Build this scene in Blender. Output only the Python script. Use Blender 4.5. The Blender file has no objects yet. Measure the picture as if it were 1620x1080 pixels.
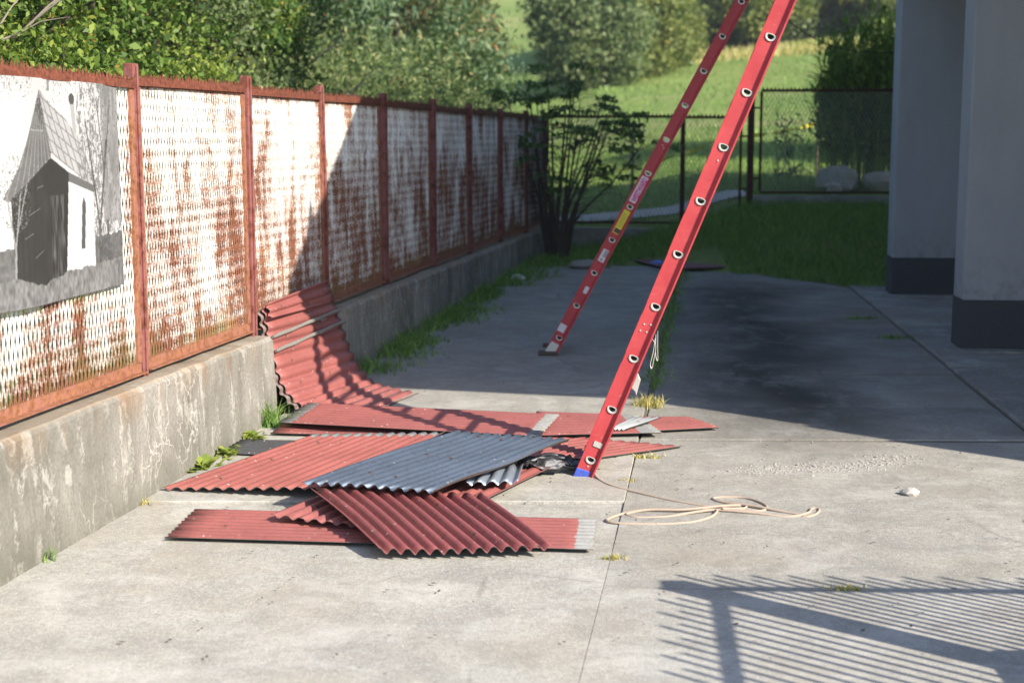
import bpy, bmesh, math, random
import numpy as np
from mathutils import Vector, Matrix

random.seed(7)
rng = np.random.default_rng(11)
scene = bpy.context.scene
C = scene.collection
R = math.radians

# ------------------------------------------------------------------ camera
cam_d = bpy.data.cameras.new('camera')
cam = bpy.data.objects.new('camera', cam_d)
C.objects.link(cam)
cam.location = (0, 0, 1.86)
cam.rotation_euler = (R(90) - math.atan(320 / 2300), 0, 0)
cam_d.sensor_width = 36
cam_d.lens = 36 * 2300 / 1620
cam_d.clip_end = 1500
cam_d.dof.use_dof = True
cam_d.dof.focus_distance = 7.9
cam_d.dof.aperture_fstop = 2.2
scene.camera = cam

# ------------------------------------------------------------------ world, sun, exposure
SX, SY = -1.20, 1.02                      # shadow displacement per metre of height
el = math.atan2(1, math.hypot(SX, SY))
world = bpy.data.worlds.new('World')
scene.world = world
world.use_nodes = True
wn = world.node_tree
for n_ in list(wn.nodes):
    wn.nodes.remove(n_)
sky = wn.nodes.new('ShaderNodeTexSky')
sky.sky_type = 'NISHITA'
sky.sun_disc = False
sky.ozone_density = 5.0
sky.sun_elevation = el
sky.sun_rotation = math.atan2(-SX, -SY)
bg = wn.nodes.new('ShaderNodeBackground')
bg.inputs['Strength'].default_value = 0.128
wo = wn.nodes.new('ShaderNodeOutputWorld')
wn.links.new(sky.outputs[0], bg.inputs[0])
wn.links.new(bg.outputs[0], wo.inputs[0])
sun_d = bpy.data.lights.new('sun', 'SUN')
sun_d.energy = 5.0
sun_d.angle = R(0.53)
sun_d.color = (1.0, 0.93, 0.82)
sun = bpy.data.objects.new('sun', sun_d)
C.objects.link(sun)
sun.location = (12, -10, 12)
sun.rotation_euler = Vector((SX, SY, -1)).to_track_quat('-Z', 'Y').to_euler()
vs = scene.view_settings
vs.view_transform = 'Standard'
vs.look = 'None'
vs.gamma = 1
vs.use_curve_mapping = False
vs.exposure = 1.0


# ------------------------------------------------------------------ helpers
def gz(y):
    return 0.018 * max(0.0, y - 7)


def tag(o, label=None, cat=None, group=None, kind=None):
    if label: o['label'] = label
    if cat: o['category'] = cat
    if group: o['group'] = group
    if kind: o['kind'] = kind
    return o


W_LOC = {}


def empty(name, loc, label=None, cat=None, group=None):
    o = bpy.data.objects.new(name, None)
    C.objects.link(o)
    o.location = loc
    o.empty_display_size = 0.1
    W_LOC[o.name] = Vector(loc)
    tag(o, label, cat, group)
    return o


def link(name, me, mats, parent=None, loc=(0, 0, 0), rotz=0.0):
    """mesh object; loc is in world space"""
    o = bpy.data.objects.new(name, me)
    C.objects.link(o)
    if mats is not None and len(me.materials) == 0:
        for m in (mats if isinstance(mats, (list, tuple)) else [mats]):
            me.materials.append(m)
    L = Vector(loc)
    W_LOC[o.name] = L
    if parent is not None:
        o.parent = parent
        L = L - W_LOC[parent.name]
    o.location = L
    o.rotation_euler = (0, 0, rotz)
    return o


class MB:
    """collects verts and faces, builds ONE mesh"""
    def __init__(s):
        s.v = []; s.f = []; s.m = []

    def add(s, vs, fs, mi=0):
        k = len(s.v)
        s.v += [tuple(p) for p in vs]
        s.f += [tuple(i + k for i in f) for f in fs]
        s.m += [mi] * len(fs)

    def box(s, lo, hi, mi=0):
        x0, y0, z0 = lo; x1, y1, z1 = hi
        s.add([(x0, y0, z0), (x1, y0, z0), (x1, y1, z0), (x0, y1, z0), (x0, y0, z1), (x1, y0, z1), (x1, y1, z1), (x0, y1, z1)],
              [(0, 3, 2, 1), (4, 5, 6, 7), (0, 1, 5, 4), (1, 2, 6, 5), (2, 3, 7, 6), (3, 0, 4, 7)], mi)

    def prism(s, poly, z0, z1, mi=0):
        """poly: ccw (x,y); z0,z1 numbers or functions of (x,y)"""
        f0 = z0 if callable(z0) else (lambda x, y: z0)
        f1 = z1 if callable(z1) else (lambda x, y: z1)
        n = len(poly)
        vs = [(x, y, f0(x, y)) for x, y in poly] + [(x, y, f1(x, y)) for x, y in poly]
        fs = [tuple(range(n - 1, -1, -1)), tuple(range(n, 2 * n))] + [(i, (i + 1) % n, n + (i + 1) % n, n + i) for i in range(n)]
        s.add(vs, fs, mi)

    def tube(s, pts, rad, n=6, mi=0, cap=True):
        pts = [Vector(p) for p in pts]
        m = len(pts)
        rr = rad if isinstance(rad, (list, tuple)) else [rad] * m
        vs = []
        up = Vector((0.31, 0.17, 0.93))
        for i, p in enumerate(pts):
            t = (pts[min(i + 1, m - 1)] - pts[max(i - 1, 0)])
            if t.length < 1e-9: t = Vector((0, 0, 1))
            t.normalize()
            a = up - t * up.dot(t)
            if a.length < 1e-3: a = Vector((1, 0, 0)) - t * t.x
            a.normalize(); b = t.cross(a); up = a
            for k in range(n):
                w = 2 * math.pi * k / n
                vs.append(p + (a * math.cos(w) + b * math.sin(w)) * rr[i])
        fs = []
        for i in range(m - 1):
            for k in range(n):
                k2 = (k + 1) % n
                fs.append((i * n + k, i * n + k2, (i + 1) * n + k2, (i + 1) * n + k))
        if cap:
            fs += [tuple(range(n - 1, -1, -1)), tuple((m - 1) * n + k for k in range(n))]
        s.add(vs, fs, mi)

    def beam(s, a, b, w, h, side=Vector((0, 0, 1)), mi=0):
        """rectangular bar from a to b, w along side x axis, h along side"""
        a = Vector(a); b = Vector(b); t = (b - a).normalized()
        sd = Vector(side); sd = (sd - t * sd.dot(t)).normalized(); o = t.cross(sd)
        vs = []
        for p in (a, b):
            for i, j in ((-1, -1), (1, -1), (1, 1), (-1, 1)):
                vs.append(p + o * (i * w / 2) + sd * (j * h / 2))
        s.add(vs, [(0, 3, 2, 1), (4, 5, 6, 7), (0, 1, 5, 4), (1, 2, 6, 5), (2, 3, 7, 6), (3, 0, 4, 7)], mi)

    def mesh(s, name, smooth=False, bevel=0.0, origin=(0, 0, 0)):
        me = bpy.data.meshes.new(name)
        o = Vector(origin)
        me.from_pydata([tuple(Vector(p) - o) for p in s.v], [], s.f)
        me.polygons.foreach_set('material_index', s.m)
        if bevel:
            bm = bmesh.new(); bm.from_mesh(me)
            bmesh.ops.bevel(bm, geom=list(bm.edges), offset=bevel, segments=1, affect='EDGES', clamp_overlap=True)
            bm.to_mesh(me); bm.free()
        if smooth:
            me.polygons.foreach_set('use_smooth', [True] * len(me.polygons))
        me.update()
        return me

    def build(s, name, mats, parent=None, loc=None, smooth=False, bevel=0.0):
        """geometry given in world space; object origin at loc (or the parent's place)"""
        if loc is None:
            loc = W_LOC[parent.name] if parent is not None else (0, 0, 0)
        return link(name, s.mesh(name, smooth, bevel, loc), mats, parent, loc)


def fast_mesh(name, v, q, attrs=None, smooth=False):
    """numpy verts (n,3), quads (m,4)"""
    me = bpy.data.meshes.new(name)
    v = np.asarray(v, np.float32); q = np.asarray(q, np.int32)
    me.vertices.add(len(v)); me.vertices.foreach_set('co', v.ravel())
    me.loops.add(q.size); me.loops.foreach_set('vertex_index', q.ravel())
    me.polygons.add(len(q))
    me.polygons.foreach_set('loop_start', np.arange(0, q.size, 4, dtype=np.int32))
    if smooth:
        me.polygons.foreach_set('use_smooth', np.ones(len(q), bool))
    for k, a in (attrs or {}).items():
        at = me.attributes.new(k, 'FLOAT', 'POINT')
        at.data.foreach_set('value', np.asarray(a, np.float32))
    me.update(calc_edges=True)
    me.validate()
    return me


def catmull(pts, n=8):
    P = [Vector(p) for p in pts]
    out = []
    for i in range(len(P) - 1):
        p0 = P[max(i - 1, 0)]; p1 = P[i]; p2 = P[i + 1]; p3 = P[min(i + 2, len(P) - 1)]
        for k in range(n):
            t = k / n
            out.append(0.5 * ((2 * p1) + (p2 - p0) * t + (2 * p0 - 5 * p1 + 4 * p2 - p3) * t * t + (3 * p1 - p0 - 3 * p2 + p3) * t ** 3))
    out.append(P[-1])
    return out


# ------------------------------------------------------------------ materials
class NT:
    def __init__(s, name):
        s.m = bpy.data.materials.new(name); s.m.use_nodes = True
        s.t = s.m.node_tree
        for n in list(s.t.nodes): s.t.nodes.remove(n)
        s.out = s.t.nodes.new('ShaderNodeOutputMaterial')

    def n(s, typ, ins=None, **props):
        nd = s.t.nodes.new('ShaderNode' + typ)
        for k, v in props.items(): setattr(nd, k, v)
        for k, v in (ins or {}).items(): s.set(nd.inputs[k], v)
        return nd

    def set(s, sock, v):
        if hasattr(v, 'is_output'): s.t.links.new(v, sock)
        elif hasattr(v, 'outputs'): s.t.links.new(v.outputs[0], sock)
        elif isinstance(v, (tuple, list)) and len(v) == 3 and sock.type == 'RGBA': sock.default_value = (*v, 1)
        else: sock.default_value = v

    def noise(s, vec, scale, detail=4, rough=0.55, dist=0.0):
        return s.n('TexNoise', {'Vector': vec, 'Scale': scale, 'Detail': detail, 'Roughness': rough, 'Distortion': dist}).outputs['Fac']

    def map(s, vec, scale=(1, 1, 1), loc=(0, 0, 0), rot=(0, 0, 0)):
        return s.n('Mapping', {'Vector': vec, 'Scale': scale, 'Location': loc, 'Rotation': rot}).outputs[0]

    def ramp(s, fac, stops, interp='LINEAR'):
        r = s.n('ValToRGB', {'Fac': fac})
        r.color_ramp.interpolation = interp
        el_ = r.color_ramp.elements
        while len(el_) < len(stops): el_.new(0.5)
        for e, (p, c) in zip(el_, stops):
            e.position = p
            e.color = (c, c, c, 1) if isinstance(c, (int, float)) else (*c, 1)
        return r.outputs[0]

    def mix(s, fac, a, b, mode='MIX'):
        m = s.n('MixRGB', {'Fac': fac, 'Color1': a, 'Color2': b}, blend_type=mode)
        return m.outputs[0]

    def math(s, op, a, b=0.0, clamp=False):
        m = s.n('Math', {0: a, 1: b}, operation=op); m.use_clamp = clamp
        return m.outputs[0]

    def bump(s, h, strength=0.3, dist=0.01):
        return s.n('Bump', {'Height': h, 'Strength': strength, 'Distance': dist}).outputs[0]

    def bsdf(s, color, rough=0.8, metal=0.0, normal=None, spec=None):
        ins = {'Base Color': color, 'Roughness': rough, 'Metallic': metal}
        if normal is not None: ins['Normal'] = normal
        b = s.n('BsdfPrincipled', ins)
        if spec is not None: b.inputs['Specular IOR Level'].default_value = spec
        s.t.links.new(b.outputs[0], s.out.inputs['Surface'])
        return s.m


def geo_pos(t): return t.n('NewGeometry').outputs['Position']


def obj_co(t): return t.n('TexCoord').outputs['Object']


def m_plain(name, col, rough=0.7, metal=0.0, var=0.25, scale=30, bump=0.0, spec=None):
    t = NT(name); p = obj_co(t)
    f = t.noise(p, scale, 5, 0.6)
    c = t.mix(f, tuple(x * (1 - var) for x in col), tuple(min(1, x * (1 + var)) for x in col))
    nrm = t.bump(f, bump, 0.005) if bump else None
    return t.bsdf(c, rough, metal, nrm, spec)


def m_concrete(name, base=(0.435, 0.41, 0.355), stain=True):
    t = NT(name); p = geo_pos(t)
    big = t.noise(p, 0.55, 4, 0.55, 0.6)
    mid = t.noise(p, 3.2, 6, 0.62, 0.4)
    fine = t.noise(p, 90, 4, 0.7)
    grit = t.noise(p, 170, 3, 0.7)
    dk = tuple(x * 0.60 for x in base); lt = tuple(min(1, x * 1.30) for x in base)
    c = t.mix(t.ramp(big, [(0.3, 0), (0.72, 1)]), tuple(x * 0.86 for x in base), tuple(x * 1.12 for x in base))
    c = t.mix(t.ramp(mid, [(0.36, 0.7), (0.58, 0)]), c, dk)
    c = t.mix(t.ramp(fine, [(0.35, 0.45), (0.52, 0)]), c, tuple(x * 0.5 for x in base))
    c = t.mix(t.ramp(grit, [(0.55, 0), (0.66, 0.85)]), c, (0.66, 0.64, 0.58))
    c = t.mix(t.ramp(grit, [(0.34, 0.8), (0.44, 0)]), c, tuple(x * 0.42 for x in base))
    g2 = t.noise(p, 34, 8, 0.85)
    c = t.mix(t.ramp(g2, [(0.38, 0.75), (0.52, 0)]), c, tuple(x * 0.6 for x in base))
    c = t.mix(t.ramp(g2, [(0.55, 0), (0.68, 0.45)]), c, lt)
    str_ = t.noise(t.map(p, (1.0, 1.2, 1)), 6.5, 10, 0.8, 0.2)
    c = t.mix(t.ramp(str_, [(0.38, 0.38), (0.48, 0)]), c, tuple(x * 0.62 for x in base))
    # small dark specks of moss and dirt
    vor = t.n('TexVoronoi', {'Vector': p, 'Scale': 9.0, 'Randomness': 1.0}).outputs['Distance']
    spk = t.math('MULTIPLY', t.ramp(vor, [(0.03, 1), (0.10, 0)]), t.ramp(t.noise(p, 1.4, 3), [(0.5, 0), (0.62, 1)]))
    c = t.mix(t.math('MULTIPLY', spk, 0.6), c, (0.07, 0.06, 0.045))
    # worn paler crust in drifts
    crust = t.noise(t.map(p, (0.9, 1.1, 1)), 2.1, 12, 0.78, 0.3)
    c = t.mix(t.ramp(crust, [(0.50, 0), (0.62, 0.42)]), c, (0.58, 0.555, 0.50))
    # warm earth tint
    c = t.mix(t.ramp(t.noise(p, 0.9, 5, 0.6, 0.5), [(0.50, 0), (0.70, 0.5)]), c, (0.35, 0.29, 0.21))
    # hairline cracks
    wv = t.n('TexVoronoi', {'Vector': t.mix(0.12, p, t.n('TexNoise', {'Vector': p, 'Scale': 2.2, 'Detail': 5}).outputs['Color']), 'Scale': 0.55}, feature='DISTANCE_TO_EDGE').outputs['Distance']
    crk = t.math('MULTIPLY', t.ramp(wv, [(0.0, 1), (0.006, 0)]), t.ramp(t.noise(p, 0.8, 2), [(0.5, 0), (0.58, 1)]))
    c = t.mix(t.math('MULTIPLY', crk, 0.35), c, (0.08, 0.07, 0.055))
    if stain:
        # old oil and moss stain that runs down the carport drive
        sp = t.n('SeparateXYZ', {'Vector': p})
        wob = t.math('MULTIPLY', t.math('SUBTRACT', t.noise(p, 0.8, 2, 0.5, 0.0), 0.5), 1.5)
        u = t.math('SUBTRACT', t.math('SUBTRACT', sp.outputs[0], t.math('MULTIPLY', sp.outputs[1], 0.11)), 0.72)
        d = t.math('ABSOLUTE', t.math('ADD', u, wob))
        m1 = t.ramp(d, [(0.12, 1), (0.95, 0)])
        yy = t.ramp(t.math('DIVIDE', sp.outputs[1], 20.0), [(0.40, 0), (0.50, 1), (0.80, 1), (0.88, 0.3)])
        m1 = t.math('MULTIPLY', m1, yy)
        brk = t.ramp(t.noise(t.map(p, (1.2, 0.7, 1)), 2.6, 9, 0.75, 0.0), [(0.34, 0.45), (0.50, 1)])
        m1 = t.math('MULTIPLY', m1, brk)
        c = t.mix(t.math('MULTIPLY', m1, 0.92), c, (0.030, 0.029, 0.026))
        # overall darker towards the far end of the yard, uneven by noise
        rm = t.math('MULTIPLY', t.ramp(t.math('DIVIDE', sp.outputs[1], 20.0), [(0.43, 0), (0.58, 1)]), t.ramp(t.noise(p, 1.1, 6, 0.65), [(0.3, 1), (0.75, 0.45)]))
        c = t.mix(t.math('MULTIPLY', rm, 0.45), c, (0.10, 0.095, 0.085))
    rn = t.n('ObjectInfo').outputs['Random']
    c = t.mix(t.ramp(rn, [(0.0, 0.42), (0.6, 0.0)]), c, t.mix(1.0, c, (0.55, 0.55, 0.55), 'MULTIPLY'))
    h = t.math('ADD', t.math('MULTIPLY', fine, 0.6), t.math('MULTIPLY', mid, 0.9))
    return t.bsdf(c, t.ramp(fine, [(0, 0.78), (1, 0.98)]), 0, t.bump(h, 0.5, 0.014), 0.25)


def m_wall(name):
    t = NT(name); p = obj_co(t)
    f1 = t.noise(t.map(p, (1, 1, 0.45)), 2.3, 7, 0.65, 0.8)
    f2 = t.noise(t.map(p, (1.0, 1.0, 0.22)), 9, 6, 0.62, 0.5)
    f3 = t.noise(p, 60, 5, 0.7)
    z = t.n('SeparateXYZ', {'Vector': p}).outputs[2]
    c = t.mix(t.ramp(f1, [(0.33, 0), (0.66, 1)]), (0.155, 0.145, 0.12), (0.33, 0.31, 0.27))
    c = t.mix(t.ramp(f3, [(0.35, 0.4), (0.55, 0)]), c, (0.10, 0.095, 0.08))
    # flaking lime wash: ragged pale runs
    fl = t.math('MULTIPLY', t.ramp(t.math('ADD', f2, t.math('MULTIPLY', t.math('SUBTRACT', f3, 0.5), 0.35)), [(0.53, 0), (0.585, 1)]), t.ramp(t.noise(p, 4.1, 7, 0.75, 1.2), [(0.45, 0), (0.53, 1)]))
    c = t.mix(t.math('MULTIPLY', fl, 0.5), c, (0.50, 0.48, 0.42))
    vt = t.n('TexVoronoi', {'Vector': t.mix(0.25, t.map(p, (1, 1, 0.6)), t.n('TexNoise', {'Vector': p, 'Scale': 5, 'Detail': 6}).outputs['Color']), 'Scale': 5.5}, feature='DISTANCE_TO_EDGE').outputs['Distance']
    vein = t.math('MULTIPLY', t.ramp(vt, [(0.0, 1), (0.022, 0)]), t.ramp(t.noise(p, 1.6, 3), [(0.47, 0), (0.58, 1)]))
    c = t.mix(t.math('MULTIPLY', vein, 0.6), c, (0.6, 0.58, 0.52))
    # rust washed down from the fence rail
    rz = t.ramp(z, [(0.40, 0), (0.585, 1)])
    rs = t.math('MULTIPLY', rz, t.ramp(t.noise(t.map(p, (1, 1, 0.15)), 4.5, 5, 0.6), [(0.47, 0.03), (0.68, 0.6)]))
    c = t.mix(rs, c, (0.30, 0.165, 0.075))
    tz = t.ramp(z, [(0.588, 0), (0.597, 1)])
    c = t.mix(t.math('MULTIPLY', tz, 0.5), c, t.mix(f2, (0.33, 0.2, 0.10), (0.33, 0.31, 0.25)))
    # darker towards the foot
    c = t.mix(t.math('MULTIPLY', t.ramp(z, [(0.0, 1), (0.22, 0)]), 0.5), c, (0.12, 0.115, 0.085))
    h = t.math('ADD', f3, t.math('MULTIPLY', f2, 1.5))
    return t.bsdf(c, 0.93, 0, t.bump(h, 0.5, 0.015), 0.2)


def m_rustmesh(name, paint=(0.80, 0.79, 0.75)):
    """white paint flaking off rusting expanded metal, every panel different"""
    t = NT(name); p = obj_co(t)
    rnd = t.n('ObjectInfo').outputs['Random']
    off = t.n('CombineXYZ', {0: t.math('MULTIPLY', rnd, 37.0), 1: 0.0, 2: t.math('MULTIPLY', rnd, 11.0)})
    q = t.n('VectorMath', {0: p, 1: off}, operation='ADD').outputs[0]
    big = t.noise(t.map(q, (1.7, 0, 0.75)), 1.8, 5, 0.62, 0.5)
    mid = t.noise(t.map(q, (1.6, 0, 0.28)), 9, 6, 0.68, 0.4)
    fine = t.noise(q, 70, 4, 0.7)
    z = t.n('SeparateXYZ', {'Vector': p}).outputs[2]
    zz = t.math('DIVIDE', z, 1.5)
    low = t.ramp(zz, [(0.0, 0.20), (0.07, 0.09), (0.20, 0.06), (0.55, 0.075), (0.80, 0.0), (0.965, 0.0), (1.0, 0.12)])
    band = t.n('TexWave', {'Vector': t.map(q, (0, 0, 1)), 'Scale': 4.2, 'Distortion': 2.5, 'Detail': 3, 'Detail Scale': 2.0}, bands_direction='Z').outputs['Fac']
    s = t.math('ADD', t.math('MULTIPLY', big, 0.62), t.math('MULTIPLY', mid, 0.38))
    s = t.math('ADD', s, low)
    s = t.math('ADD', s, t.math('MULTIPLY', t.math('SUBTRACT', fine, 0.5), 0.42))
    s = t.math('ADD', s, t.math('MULTIPLY', t.math('SUBTRACT', band, 0.5), 0.045))
    k = t.ramp(s, [(0.435, 0), (0.63, 1)])
    rust = t.mix(t.noise(q, 22, 4), (0.085, 0.030, 0.018), (0.29, 0.115, 0.06))
    rust = t.mix(t.ramp(t.noise(q, 3.0, 4), [(0.52, 0), (0.70, 0.55)]), rust, (0.36, 0.18, 0.075))
    wht = t.mix(t.ramp(t.noise(q, 4, 4), [(0.4, 0), (0.7, 0.5)]), paint, (0.72, 0.66, 0.52))
    c = t.mix(k, wht, rust)
    # green algae along the foot
    alg = t.math('MULTIPLY', t.ramp(zz, [(0.0, 1), (0.16, 0)]), t.ramp(t.noise(q, 2.2, 4), [(0.45, 0), (0.6, 0.6)]))
    c = t.mix(alg, c, (0.13, 0.14, 0.04))
    return t.bsdf(c, 0.82, 0, t.bump(fine, 0.3, 0.003), 0.3)


def m_rust(name, a, b, scale=25, paint=None, amt=0.5):
    t = NT(name); p = geo_pos(t)
    f = t.noise(p, scale, 6, 0.65)
    c = t.mix(t.ramp(f, [(0.35, 0), (0.65, 1)]), a, b)
    if paint:
        c = t.mix(t.ramp(t.noise(p, scale * 0.55, 6, 0.7), [(amt - 0.05, 1), (amt + 0.05, 0)]), c, paint)
    return t.bsdf(c, 0.75, 0, t.bump(f, 0.4, 0.004), 0.3)


def m_sheet(name, col, zlo=-1.0, zhi=99.0, metal=0.0, rough=0.55, scratch=True, dirt=0.35):
    """painted corrugated steel; UV.x = metres along the sheet, bare zinc below zlo and above zhi"""
    t = NT(name)
    uv = t.n('UVMap').outputs[0]
    p = obj_co(t)
    sx = t.n('SeparateXYZ', {'Vector': uv})
    f1 = t.noise(p, 2.5, 5, 0.6); f2 = t.noise(p, 40, 5, 0.65); f3 = t.noise(t.map(uv, (1.2, 30, 1)), 3.0, 5, 0.7)
    c = t.mix(t.ramp(f1, [(0.3, 0), (0.7, 1)]), tuple(x * 0.84 for x in col), tuple(min(1, x * 1.14) for x in col))
    c = t.mix(t.ramp(f2, [(0.30, dirt), (0.48, 0)]), c, tuple(x * 0.45 for x in col))
    c = t.mix(t.ramp(f3, [(0.60, 0), (0.74, 0.35)]), c, (0.30, 0.24, 0.19))
    if scratch:
        vor = t.n('TexVoronoi', {'Vector': t.map(uv, (1.0, 1.0, 1)), 'Scale': 17.0}).outputs['Distance']
        c = t.mix(t.math('MULTIPLY', t.ramp(vor, [(0.07, 1), (0.11, 0)]), 0.6), c, (0.55, 0.5, 0.46))
    fu = t.math('MULTIPLY', t.math('SUBTRACT', t.math('FRACT', t.math('DIVIDE', sx.outputs[0], 0.46)), 0.5), 0.46)
    fv = t.math('MULTIPLY', t.math('SUBTRACT', t.math('FRACT', t.math('DIVIDE', sx.outputs[1], 0.152)), 0.5), 0.152)
    nd = t.math('SQRT', t.math('ADD', t.math('MULTIPLY', fu, fu), t.math('MULTIPLY', fv, fv)))
    c = t.mix(t.ramp(nd, [(0.010, 0.5), (0.022, 0)]), c, (0.14, 0.07, 0.045))
    c = t.mix(t.ramp(nd, [(0.005, 1), (0.007, 0)]), c, (0.02, 0.016, 0.014))
    wob = t.math('MULTIPLY', t.math('SUBTRACT', t.noise(uv, 26, 4, 0.7), 0.5), 0.07)
    uu = t.math('ADD', sx.outputs[0], wob)
    zk = t.math('MAXIMUM', t.math('LESS_THAN', uu, zlo), t.math('GREATER_THAN', uu, zhi))
    zc = t.mix(f2, (0.12, 0.12, 0.115), (0.34, 0.335, 0.32))
    c = t.mix(zk, c, zc)
    return t.bsdf(c, t.ramp(f2, [(0.2, rough + 0.12), (0.8, rough - 0.08)]), metal, t.bump(f2, 0.12, 0.004), 0.35)


def m_leaf(name, stops, trans=0.35, rough=0.5):
    t = NT(name)
    a = t.n('Attribute', attribute_name='tone').outputs['Fac']
    c = t.ramp(a, [(p_, (min(1, k_[0] * 1.55), min(1, k_[1] * 1.50), min(1, k_[2] * 1.65))) for p_, k_ in stops])
    d = t.n('BsdfPrincipled', {'Base Color': c, 'Roughness': rough})
    d.inputs['Specular IOR Level'].default_value = 0.25
    tr = t.n('BsdfTranslucent', {'Color': t.mix(1.0, c, (1.0, 1.15, 0.5), 'MULTIPLY')})
    mx = t.n('MixShader', {0: trans, 1: d, 2: tr})
    t.t.links.new(mx.outputs[0], t.out.inputs['Surface'])
    return t.m


def m_ground(name):
    t = NT(name); p = geo_pos(t)
    a = t.noise(p, 0.16, 6, 0.65, 0.6); b = t.noise(p, 2.2, 6, 0.7); f = t.noise(p, 22, 4, 0.7)
    c = t.mix(t.ramp(a, [(0.34, 0), (0.66, 1)]), (0.17, 0.25, 0.06), (0.29, 0.33, 0.10))
    c = t.mix(t.ramp(b, [(0.42, 0.6), (0.62, 0)]), c, (0.12, 0.19, 0.045))
    c = t.mix(t.ramp(f, [(0.54, 0), (0.72, 0.5)]), c, (0.33, 0.31, 0.11))
    # uncut dry strip far up the slope
    st = t.noise(t.map(p, (0.05, 0.35, 1), rot=(0, 0, 0.25)), 1.0, 5, 0.6)
    c = t.mix(t.ramp(st, [(0.55, 0), (0.68, 0.5)]), c, (0.36, 0.31, 0.15))
    return t.bsdf(c, 0.95, 0, t.bump(t.math('ADD', f, b), 0.9, 0.06), 0.1)


M = {}
M['concrete'] = m_concrete('weathered_concrete')
M['pad'] = m_concrete('carport_concrete', (0.33, 0.31, 0.28), False)
M['wall'] = m_wall('flaking_wall_concrete')
M['ground'] = m_ground('meadow_grass')
M['soil'] = m_plain('dark_soil', (0.13, 0.115, 0.085), 0.95, var=0.5, scale=12, bump=0.5)
M['rmesh'] = m_rustmesh('rusting_white_paint')
M['frame'] = m_rust('orange_rust', (0.16, 0.06, 0.03), (0.34, 0.15, 0.075), 30, (0.30, 0.13, 0.09), 0.46)
M['post'] = m_rust('red_oxide_paint', (0.085, 0.026, 0.018), (0.25, 0.075, 0.055), 18, (0.235, 0.088, 0.078), 0.5)
M['spike'] = m_rust('dark_rust', (0.08, 0.025, 0.015), (0.22, 0.07, 0.04), 40)
M['back'] = m_rust('brown_rust', (0.035, 0.018, 0.012), (0.11, 0.045, 0.025), 40)
M['wire'] = m_plain('mesh_wire', (0.34, 0.33, 0.29), 0.6, 0.2)
def m_plaster():
    t = NT('grey_plaster'); p = geo_pos(t)
    f = t.noise(p, 130, 4, 0.7); lo = t.noise(t.map(p, (1, 1, 0.35)), 2.2, 6, 0.65, 0.4)
    c = t.mix(t.ramp(lo, [(0.3, 0), (0.7, 1)]), (0.38, 0.385, 0.385), (0.47, 0.47, 0.465))
    c = t.mix(t.ramp(f, [(0.35, 0.35), (0.5, 0)]), c, (0.28, 0.28, 0.28))
    z = t.n('SeparateXYZ', {'Vector': p}).outputs[2]
    sp = t.math('MULTIPLY', t.ramp(z, [(0.45, 1), (0.95, 0)]), t.ramp(t.noise(p, 11, 6, 0.7), [(0.45, 0), (0.62, 0.6)]))
    c = t.mix(sp, c, (0.20, 0.185, 0.16))
    return t.bsdf(c, 0.93, 0, t.bump(f, 0.5, 0.006), 0.15)


M['plaster'] = m_plaster()
M['plinth'] = m_plain('dark_mosaic_plaster', (0.075, 0.075, 0.080), 0.85, var=0.7, scale=160, bump=0.3, spec=0.3)
M['roof'] = m_plain('roof_tiles', (0.20, 0.07, 0.045), 0.8, var=0.3, scale=6)
M['wood'] = m_plain('grey_wood', (0.16, 0.12, 0.08), 0.85, var=0.4, scale=9)
M['bark'] = m_plain('bark', (0.075, 0.055, 0.04), 0.9, var=0.4, scale=14, bump=0.5)
M['deadwood'] = m_plain('dead_wood', (0.26, 0.22, 0.17), 0.9, var=0.3, scale=12)
M['ladder'] = m_plain('red_fibreglass', (0.44, 0.046, 0.050), 0.5, var=0.16, scale=26, bump=0.05, spec=0.4)
def m_ladder():
    t = NT('red_fibreglass'); p = obj_co(t)
    a = t.noise(p, 7, 6, 0.65); f = t.noise(p, 90, 4, 0.7)
    st = t.noise(t.map(p, (0.35, 1, 1), rot=(0, 1.18, 0)), 60, 5, 0.7)
    c = t.mix(t.ramp(a, [(0.3, 0), (0.7, 1)]), (0.38, 0.036, 0.042), (0.48, 0.062, 0.064))
    c = t.mix(t.ramp(st, [(0.60, 0), (0.74, 0.55)]), c, (0.56, 0.20, 0.19))
    c = t.mix(t.ramp(f, [(0.30, 0.55), (0.42, 0)]), c, (0.22, 0.03, 0.03))
    c = t.mix(t.ramp(t.noise(p, 16, 6, 0.75), [(0.62, 0), (0.72, 0.6)]), c, (0.30, 0.15, 0.12))
    return t.bsdf(c, t.ramp(a, [(0.2, 0.42), (0.8, 0.7)]), 0, t.bump(st, 0.12, 0.003), 0.35)


M['ladder'] = m_ladder()
M['alu'] = m_plain('dull_aluminium', (0.62, 0.60, 0.54), 0.42, 0.55, var=0.15, scale=60)
M['blue'] = m_plain('blue_paint', (0.05, 0.09, 0.42), 0.6, var=0.5, scale=35)
M['rubber'] = m_plain('muddy_rubber', (0.075, 0.055, 0.04), 0.9, var=0.5, scale=50)
M['sticker'] = m_plain('worn_white_sticker', (0.62, 0.60, 0.58), 0.6, var=0.12, scale=90)
M['magenta'] = m_plain('magenta_print', (0.60, 0.015, 0.22), 0.6, var=0.2)
M['yellow'] = m_plain('yellow_sticker', (0.68, 0.58, 0.03), 0.6, var=0.15, scale=60)
M['ink'] = m_plain('black_print', (0.06, 0.05, 0.04), 0.6, var=0.2)
M['rope'] = m_plain('beige_rope', (0.40, 0.31, 0.235), 0.9, var=0.3, scale=160, bump=0.5)
M['stone'] = m_plain('pale_stone', (0.40, 0.375, 0.335), 0.92, var=0.25, scale=40, bump=0.5)
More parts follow.
